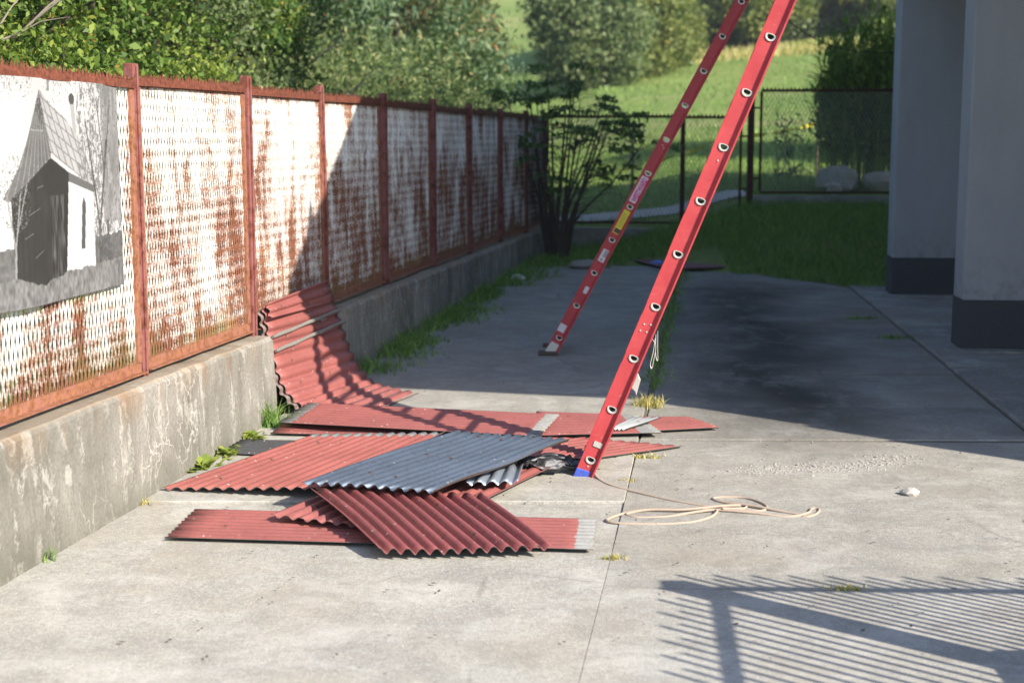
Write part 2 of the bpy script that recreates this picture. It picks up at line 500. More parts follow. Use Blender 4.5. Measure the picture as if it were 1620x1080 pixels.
M['lichen'] = m_plain('lichen_grey_wood', (0.20, 0.18, 0.155), 0.95, var=0.5, scale=50, bump=0.5)
M['chips'] = m_plain('concrete_chips', (0.33, 0.31, 0.275), 0.95, var=0.35, scale=60, bump=0.4)
M['plastic'] = m_plain('white_film', (0.7, 0.71, 0.72), 0.4, var=0.15, scale=12, bump=0.4)
M['bluebag'] = m_plain('blue_film', (0.10, 0.25, 0.62), 0.4, var=0.3, scale=12, bump=0.4)
M['tape'] = m_plain('yellow_tape', (0.80, 0.70, 0.05), 0.5, var=0.1)
M['black'] = m_plain('black_bitumen_steel', (0.05, 0.05, 0.055), 0.45, 0.4, var=0.6, scale=45, bump=0.4)
M['cable'] = m_plain('black_cable', (0.02, 0.02, 0.02), 0.6)
M['gate'] = m_plain('dark_gate_paint', (0.04, 0.04, 0.045), 0.5)
GRN = [(0.0, (0.020, 0.048, 0.010)), (0.35, (0.055, 0.105, 0.018)), (0.7, (0.12, 0.18, 0.035)), (0.90, (0.19, 0.23, 0.05)), (0.965, (0.36, 0.26, 0.05)), (1.0, (0.42, 0.17, 0.03))]
M['lf_hedge'] = m_leaf('hedge_leaves', GRN)
M['lf_lime'] = m_leaf('yellow_green_leaves', [(0, (0.06, 0.11, 0.018)), (0.5, (0.125, 0.18, 0.03)), (1, (0.24, 0.26, 0.045))])
M['lf_willow'] = m_leaf('bluish_willow_leaves', [(0, (0.035, 0.075, 0.03)), (0.5, (0.10, 0.155, 0.07)), (0.85, (0.19, 0.235, 0.12)), (1, (0.33, 0.20, 0.10))])
M['lf_brown'] = m_leaf('browning_leaves', [(0, (0.05, 0.045, 0.016)), (0.5, (0.14, 0.12, 0.045)), (0.8, (0.25, 0.17, 0.07)), (1, (0.30, 0.14, 0.05))])
M['lf_dark'] = m_leaf('dark_leaves', [(0, (0.035, 0.07, 0.022)), (0.6, (0.085, 0.135, 0.044)), (1, (0.15, 0.21, 0.065))], 0.4)
M['lf_pine'] = m_leaf('pine_needles', [(0, (0.018, 0.036, 0.018)), (0.6, (0.05, 0.08, 0.035)), (1, (0.11, 0.14, 0.06))], 0.1)
M['lf_birch'] = m_leaf('yellowing_leaves', [(0, (0.045, 0.075, 0.018)), (0.5, (0.125, 0.15, 0.038)), (0.85, (0.21, 0.22, 0.06)), (1, (0.30, 0.22, 0.07))])
M['lf_grey'] = m_leaf('grey_green_leaves', [(0, (0.045, 0.075, 0.028)), (0.5, (0.11, 0.145, 0.055)), (1, (0.21, 0.23, 0.10))])
M['lf_reed'] = m_leaf('reed_leaves', [(0, (0.045, 0.10, 0.022)), (0.6, (0.12, 0.20, 0.042)), (1, (0.25, 0.30, 0.08))])
M['lf_grass'] = m_leaf('grass_blades', [(0, (0.055, 0.105, 0.024)), (0.55, (0.12, 0.21, 0.042)), (0.9, (0.20, 0.29, 0.065)), (1, (0.36, 0.32, 0.13))])
M['lf_weed'] = m_leaf('weed_stems', [(0, (0.045, 0.085, 0.025)), (0.5, (0.12, 0.17, 0.055)), (0.88, (0.24, 0.26, 0.10)), (1, (0.38, 0.30, 0.12))])
M['lf_dry'] = m_leaf('dry_grass', [(0, (0.20, 0.19, 0.05)), (0.5, (0.34, 0.31, 0.10)), (1, (0.45, 0.36, 0.18))])
M['r_plain'] = m_sheet('red_sheet_paint', (0.345, 0.085, 0.072))
M['zinc'] = m_plain('galvanised_underside', (0.15, 0.145, 0.135), 0.65, 0.15, var=0.4, scale=20)

# ================================================================== THE SETTING
FS = 0.178                                   # the fence and its wall run along (FS, 1)


def wx(y): return -3.213 + FS * y            # front face of the wall


def jgap(y): return 0.0012 + 0.024 * sstep(8.6, 10.6, y)


def jx(y): return 0.246 + 0.141 * (y - 4.93)   # joint between the two rows of slabs


def px_(y): return 3.242 + 0.084 * (y - 9.04)  # edge of the carport floor


def sstep(a, b, x):
    t = min(1.0, max(0.0, (x - a) / (b - a)))
    return t * t * (3 - 2 * t)


def bank_start(x):
    xs = [-5, 0.3, 1.5, 3.0, 3.6, 4.0, 5.0, 60]; ys = [19.6, 19.3, 18.7, 17.85, 17.1, 16.6, 16.4, 16.4]
    return float(np.interp(x, xs, ys))


def hill(x, y):
    d = max(0.0, y - 22)
    base = float(np.interp(x, [-60, 0.4, 1.2, 2.4, 3.4, 60], [0.55, 0.58, 0.60, 0.70, 0.98, 1.05]))
    z = base + 0.060 * d + 0.0002 * d * d + 0.0016 * max(-18, min(x, 45)) * d * (1 if d < 90 else 90 / d)
    if y > 108:
        z += 0.16 * (y - 108) * sstep(108, 135, y)
    z += 0.10 * math.sin(x * 0.35 + 1) * math.sin(y * 0.23) * sstep(24, 40, y)
    return z


def terrain(x, y):
    yard = gz(y) - 0.09
    if y > bank_start(x) - 0.25 and x > wx(y) - 0.1:
        t = sstep(bank_start(x) - 0.25, 21.3, y)
        zb = float(np.interp(x, [-1, 1.0, 1.4, 2.4, 3.4, 60], [0.22, 0.26, 0.33, 0.62, 0.92, 1.0]))
        yard = (gz(y) - 0.03) * (1 - t) + zb * t
    out = hill(x, y)
    k = sstep(21.32, 21.6, y)
    inside = yard * (1 - k) + out * k
    kl = sstep(wx(y) - 0.06, wx(y) - 0.34, -x + 2 * (wx(y) - 0.2)) if False else 1 - sstep(wx(y) - 0.34, wx(y) - 0.06, x)
    left = hill(x, max(y, 22)) + (0.0 if y > 22 else 0.0)
    if y < 22: left = float(np.interp(x, [-40, -6, -1], [0.3, 0.5, 0.56]))
    if y < 3.0: kl *= sstep(1.0, 3.0, y)
    return inside * (1 - kl) + left * kl


xs = np.concatenate([np.linspace(-300, -40, 18), np.linspace(-38, -8, 20), np.arange(-7.5, 7.6, 0.2), np.linspace(9, 50, 26), np.linspace(60, 300, 16)])
ys = np.concatenate([np.linspace(-60, -3, 8), np.arange(-2, 26, 0.25), np.arange(26, 60, 1.0), np.linspace(62, 150, 36), np.linspace(158, 520, 20)])
tv = np.array([(x, y, terrain(float(x), float(y))) for y in ys for x in xs])
nx_ = len(xs)
tq = np.array([(j * nx_ + i, j * nx_ + i + 1, (j + 1) * nx_ + i + 1, (j + 1) * nx_ + i) for j in range(len(ys) - 1) for i in range(nx_ - 1)])
terr = link('terrain', fast_mesh('terrain', tv, tq, smooth=True), M['ground'])
tag(terr, 'green meadow and hillside rising behind the yard', 'hillside', kind='structure')

# soil under the slabs
b = MB()
ysl = [-4, 1, 4, 7, 10, 13, 16, 19.2]
for i in range(len(ysl) - 1):
    y0, y1 = ysl[i], ysl[i + 1]
    b.add([(wx(y0) + 0.0, y0, gz(y0) - 0.003), (8, y0, gz(y0) - 0.003), (8 if y1 < 15 else 4.2, y1, gz(y1) - 0.003), (wx(y1) + 0.0, y1, gz(y1) - 0.003)], [(0, 1, 2, 3)])
soil = b.build('soil', M['soil'])
tag(soil, 'dark soil showing in the joints between the concrete slabs', 'soil', kind='structure')

# concrete yard: every slab a piece of its own
yard = empty('concrete_yard', (0, 4, 0))
tag(yard, 'old concrete yard of cast slabs with weedy joints', 'concrete yard', kind='structure')


def slab(poly, lift, tilt=0.0, bv=1.0):
    b = MB()
    n = len(poly)
    top = [Vector((x, y, gz(y) + lift + tilt * (x - poly[0][0]))) for x, y in poly]
    cx = sum((p for p in top), Vector()) / n
    inn = [p + (cx - p).normalized() * 0.005 * bv + Vector((0, 0, 0)) for p in top]
    rim = [p - Vector((0, 0, 0.004 * bv)) for p in top]
    bot = [p - Vector((0, 0, 0.075)) for p in top]
    vs = inn + rim + bot
    fs = [tuple(range(n))]
    for r in range(2):
        for i in range(n):
            j = (i + 1) % n
            fs.append((r * n + i, (r + 1) * n + i, (r + 1) * n + j, r * n + j))
    b.add(vs, fs)
    return b.build('slab', M['concrete'], yard)


g_ = 0.006
lys = [-3.5, 1.6, 4.1, 7.28, 10.62, 13.9, 16.9, 18.9]
for i in range(len(lys) - 1):
    y0, y1 = lys[i] + g_, lys[i + 1] - g_
    slab([(wx(y0) + 0.01, y0), (jx(y0) - jgap(y0), y0), (jx(y1) - jgap(y1), y1), (wx(y1) + 0.01, y1)], [0, 0.0, 0, 0.014, 0.004, 0.0, 0.006, 0.0][i], bv=0.2 if i < 3 else 1)
rys = [-3.5, 2.4, 5.88, 8.75, 9.74, 11.02, 12.6, 13.76, 15.1, 16.5, 18.2]
for i in range(len(rys) - 1):
    g2_ = g_ if i < 4 else 0.018
    y0, y1 = rys[i] + g_, rys[i + 1] - g2_
    if i < 3:
        slab([(jx(y0) + jgap(y0), y0), (7.4, y0 - 0.2), (7.4, y1 - 0.2), (jx(y1) + jgap(y1), y1)], [0, 0.001, 0.0][i], bv=0.2)
    else:
        xe0, xe1 = px_(y0) - 0.02, px_(y1) - 0.02
        if y1 > 17: xe1 = 3.0
        slab([(jx(y0) + jgap(y0), y0), (xe0, y0 - 0.02), (xe1, y1 - 0.02), (jx(y1) + jgap(y1), y1)], [0, 0.0, 0, 0.006, 0.0, 0.008, 0.0, 0.005, 0.0, 0.006, 0.0][i])
# carport floor
pad = empty('carport_floor', (5, 12, gz(12)))
tag(pad, 'paler concrete floor under the house columns', 'carport floor', kind='structure')
pys = [8.75, 11.3, 14.9, 16.75]
for i in range(3):
    y0, y1 = pys[i] + 0.012, pys[i + 1] - 0.012
    b = MB()
    b.prism([(px_(y0) + 0.012, y0), (7.4, y0 - 0.3), (7.4, y1 - 0.3), (px_(y1) + 0.012, y1)], lambda x, y: gz(y) - 0.06, lambda x, y: gz(y) + 0.022)
    b.build('floor_slab', M['pad'], pad, bevel=0.006)

# ================================================================== WALL AND FENCE
ROT = math.atan2(1, FS)                      # local x of the fence runs along it, local -y faces the yard


def fpt(y, off=0.0, z=0.0):
    """point on the fence line at depth y, off metres towards the yard"""
    L = math.hypot(FS, 1)
    return Vector((-3.363 + FS * y + off / L, y - off * FS / L, z))


wall = empty('low_wall', (wx(7), 7, 0), 'low weathered concrete wall with flaking pale runs under the rusty fence', 'wall')


def wall_piece(y0, y1, name='wall_section', front=0.0, top=0.6):
    b = MB(); n = max(2, int((y1 - y0) / 0.22)); T = 0.34
    rows = []
    r2 = np.random.default_rng(int(y0 * 10))
    for i in range(n + 1):
        y = y0 + (y1 - y0) * i / n
        j = r2.uniform(-0.006, 0.006, 8)
        zt = top + j[0]
        prof = [(0.02 + j[1], -0.12), (0.015 + j[2], 0.2), (0.005 + j[3], 0.42), (0.0 + j[4], zt - 0.025), (-0.022, zt + j[5] * 0.4), (-0.16, zt + j[6] * 0.6), (-T, zt), (-T, -0.12)]
        rows.append([(wx(y) + front + a, y - 0.178 * a, gz(y) * 0 + z) for a, z in prof])
    for i in range(n):
        for k in range(7):
            b.add([rows[i][k], rows[i + 1][k], rows[i + 1][k + 1], rows[i][k + 1]], [(0, 1, 2, 3)])
    b.add(rows[0], [tuple(range(8))]); b.add(rows[-1], [tuple(range(7, -1, -1))])
    me = b.mesh(name, origin=tuple(W_LOC[wall.name]))
    bm = bmesh.new(); bm.from_mesh(me); bmesh.ops.remove_doubles(bm, verts=bm.verts, dist=1e-4)
    bmesh.ops.recalc_face_normals(bm, faces=bm.faces); bm.to_mesh(me); bm.free()
    return link(name, me, M['wall'], wall, W_LOC[wall.name])


wall_piece(2.5, 9.34)
wall_piece(9.36, 10.35, 'recessed_section', front=-0.15, top=0.52)
wall_piece(10.37, 21.9)

POSTS = [4.2, 5.95, 7.70, 9.36, 10.92, 12.63, 14.45, 16.18, 18.02, 19.88, 21.5]
fence = empty('rusty_fence', (*fpt(POSTS[0]).xy, 0.58), 'tall rusty fence of white painted expanded metal panels on low wall', 'fence')
# shared meshes in panel space: x along, z up from the panel foot, -y to the yard


def expanded_metal(L, H, sp, hh, wd, dp):
    nl = int(L / sp); ns = int(H / (hh / 2))
    sp = L / nl
    V = []; Q = []
    for k in range(nl):
        base = len(V)
        for j in range(ns + 1):
            sgn = 1 if (j + k) % 2 == 0 else -1
            x = (k + 0.5) * sp + sgn * (sp / 2 - wd * 0.28); z = H * j / ns
            for a, c in ((-wd / 2, -dp / 2), (wd / 2, -dp / 2 + dp * 0.35), (wd / 2, dp / 2 + dp * 0.2), (-wd / 2, dp / 2 - dp * 0.2)):
                V.append((x + a, c, z))
        for j in range(ns):
            for e in range(4):
                e2 = (e + 1) % 4
                Q.append((base + j * 4 + e, base + j * 4 + e2, base + (j + 1) * 4 + e2, base + (j + 1) * 4 + e))
    return fast_mesh('expanded_metal', V, Q)


mesh_me = expanded_metal(1.5, 1.50, 0.0178, 0.125, 0.0098, 0.0125)
b = MB()
PW, PH = 1.5, 1.50
for lo, hi in (((-0.02, -0.012, -0.02), (PW + 0.02, 0.012, 0.03)), ((-0.02, -0.012, PH - 0.02), (PW + 0.02, 0.012, PH + 0.02)),
               ((-0.02, -0.018, 0.0302), (0.025, 0.012, PH - 0.0202)), ((PW - 0.025, -0.018, 0.0302), (PW + 0.02, 0.012, PH - 0.0202)),
               ((-0.02, -0.05, -0.026), (PW + 0.02, -0.0122, -0.020))):
    b.box(lo, hi)
frame_me = b.mesh('panel_frame')
b = MB()
b.box((-0.02, -0.016, 0.004), (PW + 0.02, -0.008, 0.044))
nt_ = 46
for i in range(nt_):
    x0 = -0.02 + (PW + 0.04) * i / nt_; x1 = -0.02 + (PW + 0.04) * (i + 0.8) / nt_
    h = 0.026 + 0.016 * random.random(); lean = random.uniform(-0.012, 0.012); ly = random.uniform(-0.014, 0.008)
    b.add([(x0, -0.014, 0.0435), (x1, -0.014, 0.0435), (x1, -0.010, 0.0435), (x0, -0.010, 0.0435), ((x0 + x1) / 2 + lean, -0.012 + ly, 0.0435 + h)],
          [(0, 1, 4), (1, 2, 4), (2, 3, 4), (3, 0, 4)])
spike_me = b.mesh('spike_strip')
for i in range(len(POSTS) - 1):
    y0, y1 = POSTS[i], POSTS[i + 1]
    pitch = (y1 - y0) * math.hypot(FS, 1)
    L = pitch - 0.13
    loc = fpt(y0 + 0.065 * (y1 - y0) / pitch, 0.0, 0.655)
    panel = link('panel', frame_me, M['frame'], fence, loc, ROT + random.uniform(-0.012, 0.012))
    panel.scale = (L / PW, 1, 1)
    panel.rotation_euler[0] = random.uniform(-0.012, 0.008)
    mo = bpy.data.objects.new('expanded_metal', mesh_me); C.objects.link(mo); mo.parent = panel
    mo.location = (0, 0, 0)
    so = bpy.data.objects.new('spike_strip', spike_me); C.objects.link(so); so.parent = panel
    so.location = (0, -0.012, PH - 0.022)
    so.rotation_euler[1] = random.uniform(-0.010, 0.012)
mesh_me.materials.append(M['rmesh']); spike_me.materials.append(M['spike'])
for i, y in enumerate(POSTS):
    p = fpt(y, 0.0, 0)
    b = MB()
    tp = 2.235 + random.uniform(-0.012, 0.02)
    b.box((-0.034, -0.034, 0.585), (0.034, 0.022, tp))
    b.box((-0.008, -0.046, 0.585), (0.008, -0.0342, tp - 0.01))
    o = link('post', b.mesh('post', bevel=0.003), M['post'], fence, p, ROT)
    if i == 4:
        o.rotation_euler[1] = -0.028

# ------------------------------------------------------------------ printed poster of a chapel on the first visible panel
PY0, PY1, PZ0, PZ1 = 5.98, 7.452, 1.115, 2.128


def inpoly(px, pz, poly):
    c = np.zeros(px.shape, bool)
    n = len(poly)
    for i in range(n):
        x0, z0 = poly[i]; x1, z1 = poly[(i + 1) % n]
        m = ((z0 > pz) != (z1 > pz))
        xi = (x1 - x0) * (pz - z0) / ((z1 - z0) if abs(z1 - z0) > 1e-9 else 1e-9) + x0
        c ^= m & (px < xi)
    return c


def vnoise(x, z, f, seed):
    r2 = np.random.default_rng(seed); G = r2.random((256, 256))
    a = x * f; c = z * f
    i = np.floor(a).astype(int); j = np.floor(c).astype(int); u = a - i; v = c - j
    u = u * u * (3 - 2 * u); v = v * v * (3 - 2 * v)
    g = lambda p, q: G[p % 256, q % 256]
    return (g(i, j) * (1 - u) + g(i + 1, j) * u) * (1 - v) + (g(i, j + 1) * (1 - u) + g(i + 1, j + 1) * u) * v


def seg_dist(x, z, a, c):
    ax, az = a; bx, bz = c
    t = np.clip(((x - ax) * (bx - ax) + (z - az) * (bz - az)) / ((bx - ax) ** 2 + (bz - az) ** 2 + 1e-12), 0, 1)
    return np.hypot(x - ax - t * (bx - ax), z - az - t * (bz - az))


NU, NV = 300, 260
uu, vv = np.meshgrid(np.linspace(0, 1, NU), np.linspace(0, 1, NV))
Yp = PY0 + (PY1 - PY0) * uu; Zp = PZ0 + (PZ1 - PZ0) * vv
fb = lambda f, s: 0.5 * vnoise(Yp, Zp, f, s) + 0.3 * vnoise(Yp, Zp, f * 2.1, s + 1) + 0.2 * vnoise(Yp, Zp, f * 4.3, s + 2)
g = 0.74 + 0.10 * fb(6, 1) - 0.05 * (Zp - 1.6)
# far trees and hedges of the print
g = np.where((Zp < 1.36 + 0.05 * fb(12, 4)) & (Yp < 6.42), 0.20 + 0.25 * fb(40, 5), g)
g = np.where((Zp < 1.36 + 0.06 * fb(14, 6)) & (Yp > 7.14), 0.16 + 0.25 * fb(45, 7), g)
# drooping twigs at the top edge
tw = (fb(120, 8) + 0.25 * (Zp - 2.1) * 4) > 0.66
g = np.where(tw & (Zp > 2.02) & ((Yp < 6.60) | (Yp > 6.70)), 0.36, g)
# small turret with a round top
g = np.where(inpoly(Yp, Zp, [(6.945, 2.03), (6.985, 2.03), (7.0, 1.86), (6.968, 1.86)]), 0.60, g)
g = np.where(np.hypot((Yp - 6.962) * 1.0, Zp - 2.045) < 0.026, 0.20, g)
g = np.where(inpoly(Yp, Zp, [(6.74, 2.135), (6.76, 2.135), (6.762, 2.075), (6.738, 2.075)]), 0.42, g)
# roof
RL = [(6.658, 2.08), (6.54, 1.88), (6.44, 1.74), (6.30, 1.60), (6.34, 1.585), (6.748, 1.775), (6.755, 1.80)]
RR = [(6.658, 2.08), (6.752, 1.80), (6.85, 1.755), (7.175, 1.615), (7.17, 1.64), (7.02, 1.86), (6.90, 1.955), (6.78, 2.01)]
inl = inpoly(Yp, Zp, RL); inr = inpoly(Yp, Zp, RR)
ribs = np.abs(((Yp - 6.658) / (2.10 - Zp + 1e-3) * 9.0) % 1 - 0.5) > 0.42
crs = np.abs(((Zp - 0.5 * (Yp - 6.6)) * 17) % 1 - 0.5) > 0.44
gl = 0.27 + 0.12 * fb(25, 9) - 0.10 * (fb(9, 10) > 0.55)
gl = np.where(ribs, 0.52, gl)
g = np.where(inl, gl, g)
ribr = np.abs(((Yp + 0.55 * Zp) * 21) % 1 - 0.5) > 0.40
crr = np.abs(((Zp + 0.45 * Yp) * 19) % 1 - 0.5) > 0.43
gr = 0.60 + 0.12 * fb(25, 12); gr = np.where(ribr | crr, gr * 0.62, gr)
g = np.where(inr, gr, g)
# boarded dark gable wall
DK = [(6.36, 1.60), (6.75, 1.775), (6.915, 1.705), (6.865, 1.20), (6.37, 1.16)]
ind = inpoly(Yp, Zp, DK)
gd = 0.055 + 0.05 * vnoise(Yp, Zp * 0.12, 70, 14) + 0.03 * fb(30, 15)
gd = np.where(Yp > 6.73 + 0.03 * (Zp - 1.5), gd * 0.4 + 0.30 * np.clip(vnoise(Yp, Zp * 0.15, 110, 16) * 1.3 - 0.35, 0, 1), gd)
gd = np.where(Yp > 6.86, 0.05, gd)
gd = np.where((Zp > 1.60) & (Yp > 6.70), 0.075, gd)
g = np.where(ind, gd, g)
# limewashed side wall with a slit window
WH = [(6.915, 1.705), (7.145, 1.635), (7.145, 1.18), (6.865, 1.20)]
g = np.where(inpoly(Yp, Zp, WH), 0.78 + 0.03 * fb(8, 17), g)
g = np.where(inpoly(Yp, Zp, [(6.915, 1.705), (7.15, 1.635), (7.15, 1.60), (6.915, 1.66)]), 0.30, g)
g = np.where(inpoly(Yp, Zp, [(7.028, 1.55), (7.044, 1.585), (7.062, 1.55), (7.044, 1.335), (7.010, 1.337)]), 0.22, g)
# slender tree in front on the left, big tree on the right
for a, c, w in (((6.36, 1.16), (6.38, 1.38), 0.008), ((6.38, 1.38), (6.44, 1.62), 0.005), ((6.38, 1.38), (6.33, 1.62), 0.005), ((6.40, 1.45), (6.50, 1.66), 0.004)):
    g = np.where(seg_dist(Yp, Zp, a, c) < w, 0.52, g)
lt = (fb(130, 20) > 0.63) & (np.hypot((Yp - 6.40) / 0.14, (Zp - 1.62) / 0.17) < 1)
g = np.where(lt, 0.36, g)
for a, c, w in (((7.19, 1.17), (7.20, 1.42), 0.012), ((7.20, 1.42), (7.13, 1.75), 0.008), ((7.20, 1.42), (7.30, 1.85), 0.009), ((7.22, 1.5), (7.36, 2.05), 0.006),
                ((7.17, 1.55), (7.08, 1.95), 0.006), ((7.27, 1.7), (7.20, 2.05), 0.005), ((7.30, 1.16), (7.29, 1.45), 0.012)):
    g = np.where(seg_dist(Yp, Zp, a, c) < w, 0.20, g)
dens = 0.52 + 0.10 * np.clip((7.10 - Yp) / 0.25, 0, 2) + 0.10 * np.clip((1.40 - Zp) / 0.2, 0, 2)
rn_ = 0.45 * vnoise(Yp, Zp * 0.45, 120, 24) + 0.35 * vnoise(Yp, Zp * 0.8, 190, 25) + 0.2 * vnoise(Yp, Zp * 0.4, 30, 26)
ra = np.clip((rn_ - dens + 0.06) / 0.12, 0, 1) * (((Yp > 7.14) | (Zp > 1.66)) & (Yp > 7.0)) * 0.85
g = g * (1 - ra) + ra * (0.24 + 0.2 * fb(50, 27))
g = np.where((Yp > 7.25) & (Zp > 1.45), np.minimum(g, 0.62 - 0.22 * vnoise(Yp, Zp * 0.3, 40, 28)), g)
# meadow grass at the foot
gy = 1.235 + 0.03 * fb(20, 30) - 0.04 * np.exp(-((Yp - 6.65) / 0.2) ** 2) + 0.05 * np.clip(Yp - 7.15, 0, 1)
g = np.where(Zp < gy, 0.22 + 0.36 * (0.6 * vnoise(Yp, Zp * 0.5, 90, 31) + 0.4 * vnoise(Yp, Zp, 30, 33)), g)
# a few bright creases in the print
for a, c in (((6.50, 1.52), (6.62, 1.55)), ((6.46, 1.42), (6.54, 1.44)), ((6.55, 1.33), (6.64, 1.36)), ((6.60, 1.64), (6.66, 1.65)), ((6.56, 1.90), (6.68, 1.895))):
    g = np.where(seg_dist(Yp, Zp, a, c) < 0.0022, np.minimum(g + 0.22, 0.8), g)
g = 0.006 + 0.62 * np.clip(g, 0.02, 0.86) ** 1.7
L_ = math.hypot(FS, 1)
wav = 0.006 * np.sin(Yp * 9) + 0.008 * np.sin(Yp * 5 + 1) * (1 - vv) ** 2
off = 0.045 + wav
zl = Zp + (-0.006 * np.sin(Yp * 4.0)) * (1 - vv) ** 4 + 0.004 * np.sin((Yp - 6) * 2.4) * vv ** 6
PV = np.stack([-3.363 + FS * Yp + off / L_, Yp - off * FS / L_, zl], -1).reshape(-1, 3)
PQ = np.array([(j * NU + i, j * NU + i + 1, (j + 1) * NU + i + 1, (j + 1) * NU + i) for j in range(NV - 1) for i in range(NU - 1)])
porg = fpt(6.7, 0.045, 1.115)
pm = fast_mesh('chapel_poster', PV - np.array(porg), PQ, {'print': g.ravel()}, smooth=True)
t = NT('grey_print')
gv = t.n('Attribute', attribute_name='print').outputs['Fac']
pc = t.mix(1.0, t.ramp(gv, [(0, (0.02, 0.018, 0.016)), (1, (0.98, 0.97, 0.95))]), (1, 1, 1), 'MULTIPLY')
t.bsdf(pc, 0.5, 0, None, 0.3)
poster = link('poster', pm, t.m, None, porg)
sol = poster.modifiers.new('thickness', 'SOLIDIFY'); sol.thickness = 0.0015
tag(poster, 'black and white photo print of a steep-roofed chapel hung on the fence', 'poster')

# ================================================================== HOUSE ON COLUMNS
BS = 0.099                                   # the house runs along (BS, 1)


def cx_(y): return 3.763 + BS * (y - 12.06)


house = empty('house', (cx_(12), 12, 0), 'grey plastered house on square columns with dark plinths', 'house')
for i, y in enumerate([8.35, 12.06, 15.73]):
    b = MB(); x = cx_(y); z0 = gz(y) + 0.015
    ang = -0.03
    P = [(x, y), (x + 0.85, y - 0.085), (x + 0.89, y + 0.315), (x + 0.04, y + 0.40)]
    b.prism(P, z0 + 0.42 if i != 2 else z0 + 0.41, 3.62)
    col = b.build('column', M['plaster'], house, bevel=0.008)
    b = MB(); e = 0.005
    P2 = [(x - e, y - e), (x + 0.85 + e, y - 0.085 - e), (x + 0.89 + e, y + 0.315 + e), (x + 0.04 - e, y + 0.40 + e)]
    b.prism(P2, z0 + 0.012, z0 + (0.425 if i != 2 else 0.415))
    b.build('plinth', M['plinth'], col, bevel=0.006)
    if i in (1, 2):
        b = MB()
        P3 = [(x - 0.14, y - 0.16), (x + 2.2, y - 0.38), (x + 2.2, y - 0.20), (x - 0.14, y + 0.02)]
        b.prism(P3, gz(y) + 0.0, gz(y) + 0.035)
        b.build('threshold', M['pad'], house, bevel=0.008)


def hp(u, y): return (cx_(y) + u, y - BS * u)     # u metres into the house from its column line


b = MB(); b.prism([hp(-0.05, 8.2), hp(6.5, 8.2), hp(6.5, 16.3), hp(-0.05, 16.3)], 3.62, 3.95)
b.build('floor_deck', M['plaster'], house)
b = MB(); b.prism([hp(3.6, 7.4), hp(3.85, 7.4), hp(3.85, 22), hp(3.6, 22)], -0.1, 3.62)  # unseen wall, added to keep the sun off the columns and floor
b.build('sun_block_wall', M['plaster'], house)
EH, YR, YB = 4.10, 15.2, 24.2
C0 = (2.30, 6.83)                            # near eave corner over the yard
RS = 0.607


def roofz(y): return EH + RS * (y - C0[1]) if y < YR else EH + RS * (YR - C0[1]) - 0.50 * (y - YR)


b = MB()   # gable wall
uw = 0.1
pts = [(8.25, 3.952), (23.2, 4.45), (23.2, roofz(23.2) - 0.22), (YR, roofz(YR) - 0.3), (8.25, roofz(8.25) - 0.25)]
vs0 = [(*hp(uw, y), z) for y, z in pts]; vs1 = [(*hp(uw + 0.3, y), z) for y, z in pts]
b.add(vs0 + vs1, [(4, 3, 2, 1, 0), (5, 6, 7, 8, 9)] + [(i, (i + 1) % 5, 5 + (i + 1) % 5, 5 + i) for i in range(5)])
b.build('gable_wall', M['plaster'], house)
b = MB()   # two roof slopes, verge over the yard
dX = C0[0] - cx_(C0[1])
QX = 5.59


def rp(u, y): return (cx_(y) + dX + u, y - 0.245 * u)


wr = QX - C0[0]
for (ya, yb, u1) in ((C0[1], YR, wr), (YR, YB, wr)):
    za, zb = roofz(ya), roofz(yb)
    vs_ = [(*rp(0, ya), za), (*rp(u1, ya), za), (*rp(u1, yb), zb), (*rp(0, yb), zb)]
    vs_ += [(x, y, z - 0.2) for x, y, z in vs_]
    b.add(vs_, [(0, 1, 2, 3), (7, 6, 5, 4), (0, 4, 5, 1), (1, 5, 6, 2), (2, 6, 7, 3), (3, 7, 4, 0)])
b.build('roof', M['roof'], house)
b = MB()   # lower wing beside the drive
b.prism([(QX + 0.02, 5.93), (6.51, 5.63), (7.4, 4.9), (12, 4.6), (12.5, 20), (7.2, 20), (7.1, 9)], -0.1, 3.17)
b.build('wing', M['plaster'], house)
b = MB()  # unseen block, added to stop sun passing above the wing onto the drive
b.prism([(5.58, 6.02), (6.60, 5.75), (11.5, 5.3), (12.2, 19.5), (6.7, 19.8)], 3.172, 7.6)
b.build('sun_block_storey', M['plaster'], house)

# ================================================================== BACK FENCE
BY = 21.2
backf = empty('back_fence', (2.0, BY, 0.6), 'dark rusty wire mesh fence with gate frame at the meadow edge', 'fence')


def by_(x): return BY - 0.06 * (x - 0.5)


def wire_mesh(x0, x1, z0, z1, w=0.055, h=0.10, th=0.0036):
    V = []; Q = []
    nl = max(2, int((x1 - x0) / (w / 2))); sp = (x1 - x0) / nl
    ns = int((z1 - z0) / (h / 2))
    for k in range(nl):
        base = len(V)
        for j in range(ns + 1):
            sgn = 1 if (j + k) % 2 == 0 else -1
            x = x0 + (k + 0.5) * sp + sgn * (sp / 2 - th * 0.2); z = z0 + (z1 - z0) * j / ns; y = by_(x)
            for a, c in ((-th, 0), (0, -th), (th, 0), (0, th)):
                V.append((x + a, y + c, z))
        for j in range(ns):
            for e in range(4):
                e2 = (e + 1) % 4
                Q.append((base + j * 4 + e, base + j * 4 + e2, base + (j + 1) * 4 + e2, base + (j + 1) * 4 + e))
    return V, Q


def bar(name, x0, z0, x1, z1, w, parent):
    b = MB(); b.beam((x0, by_(x0), z0), (x1, by_(x1), z1), w, w, side=(0, 1, 0)); return b.build(name, M['back'], parent)


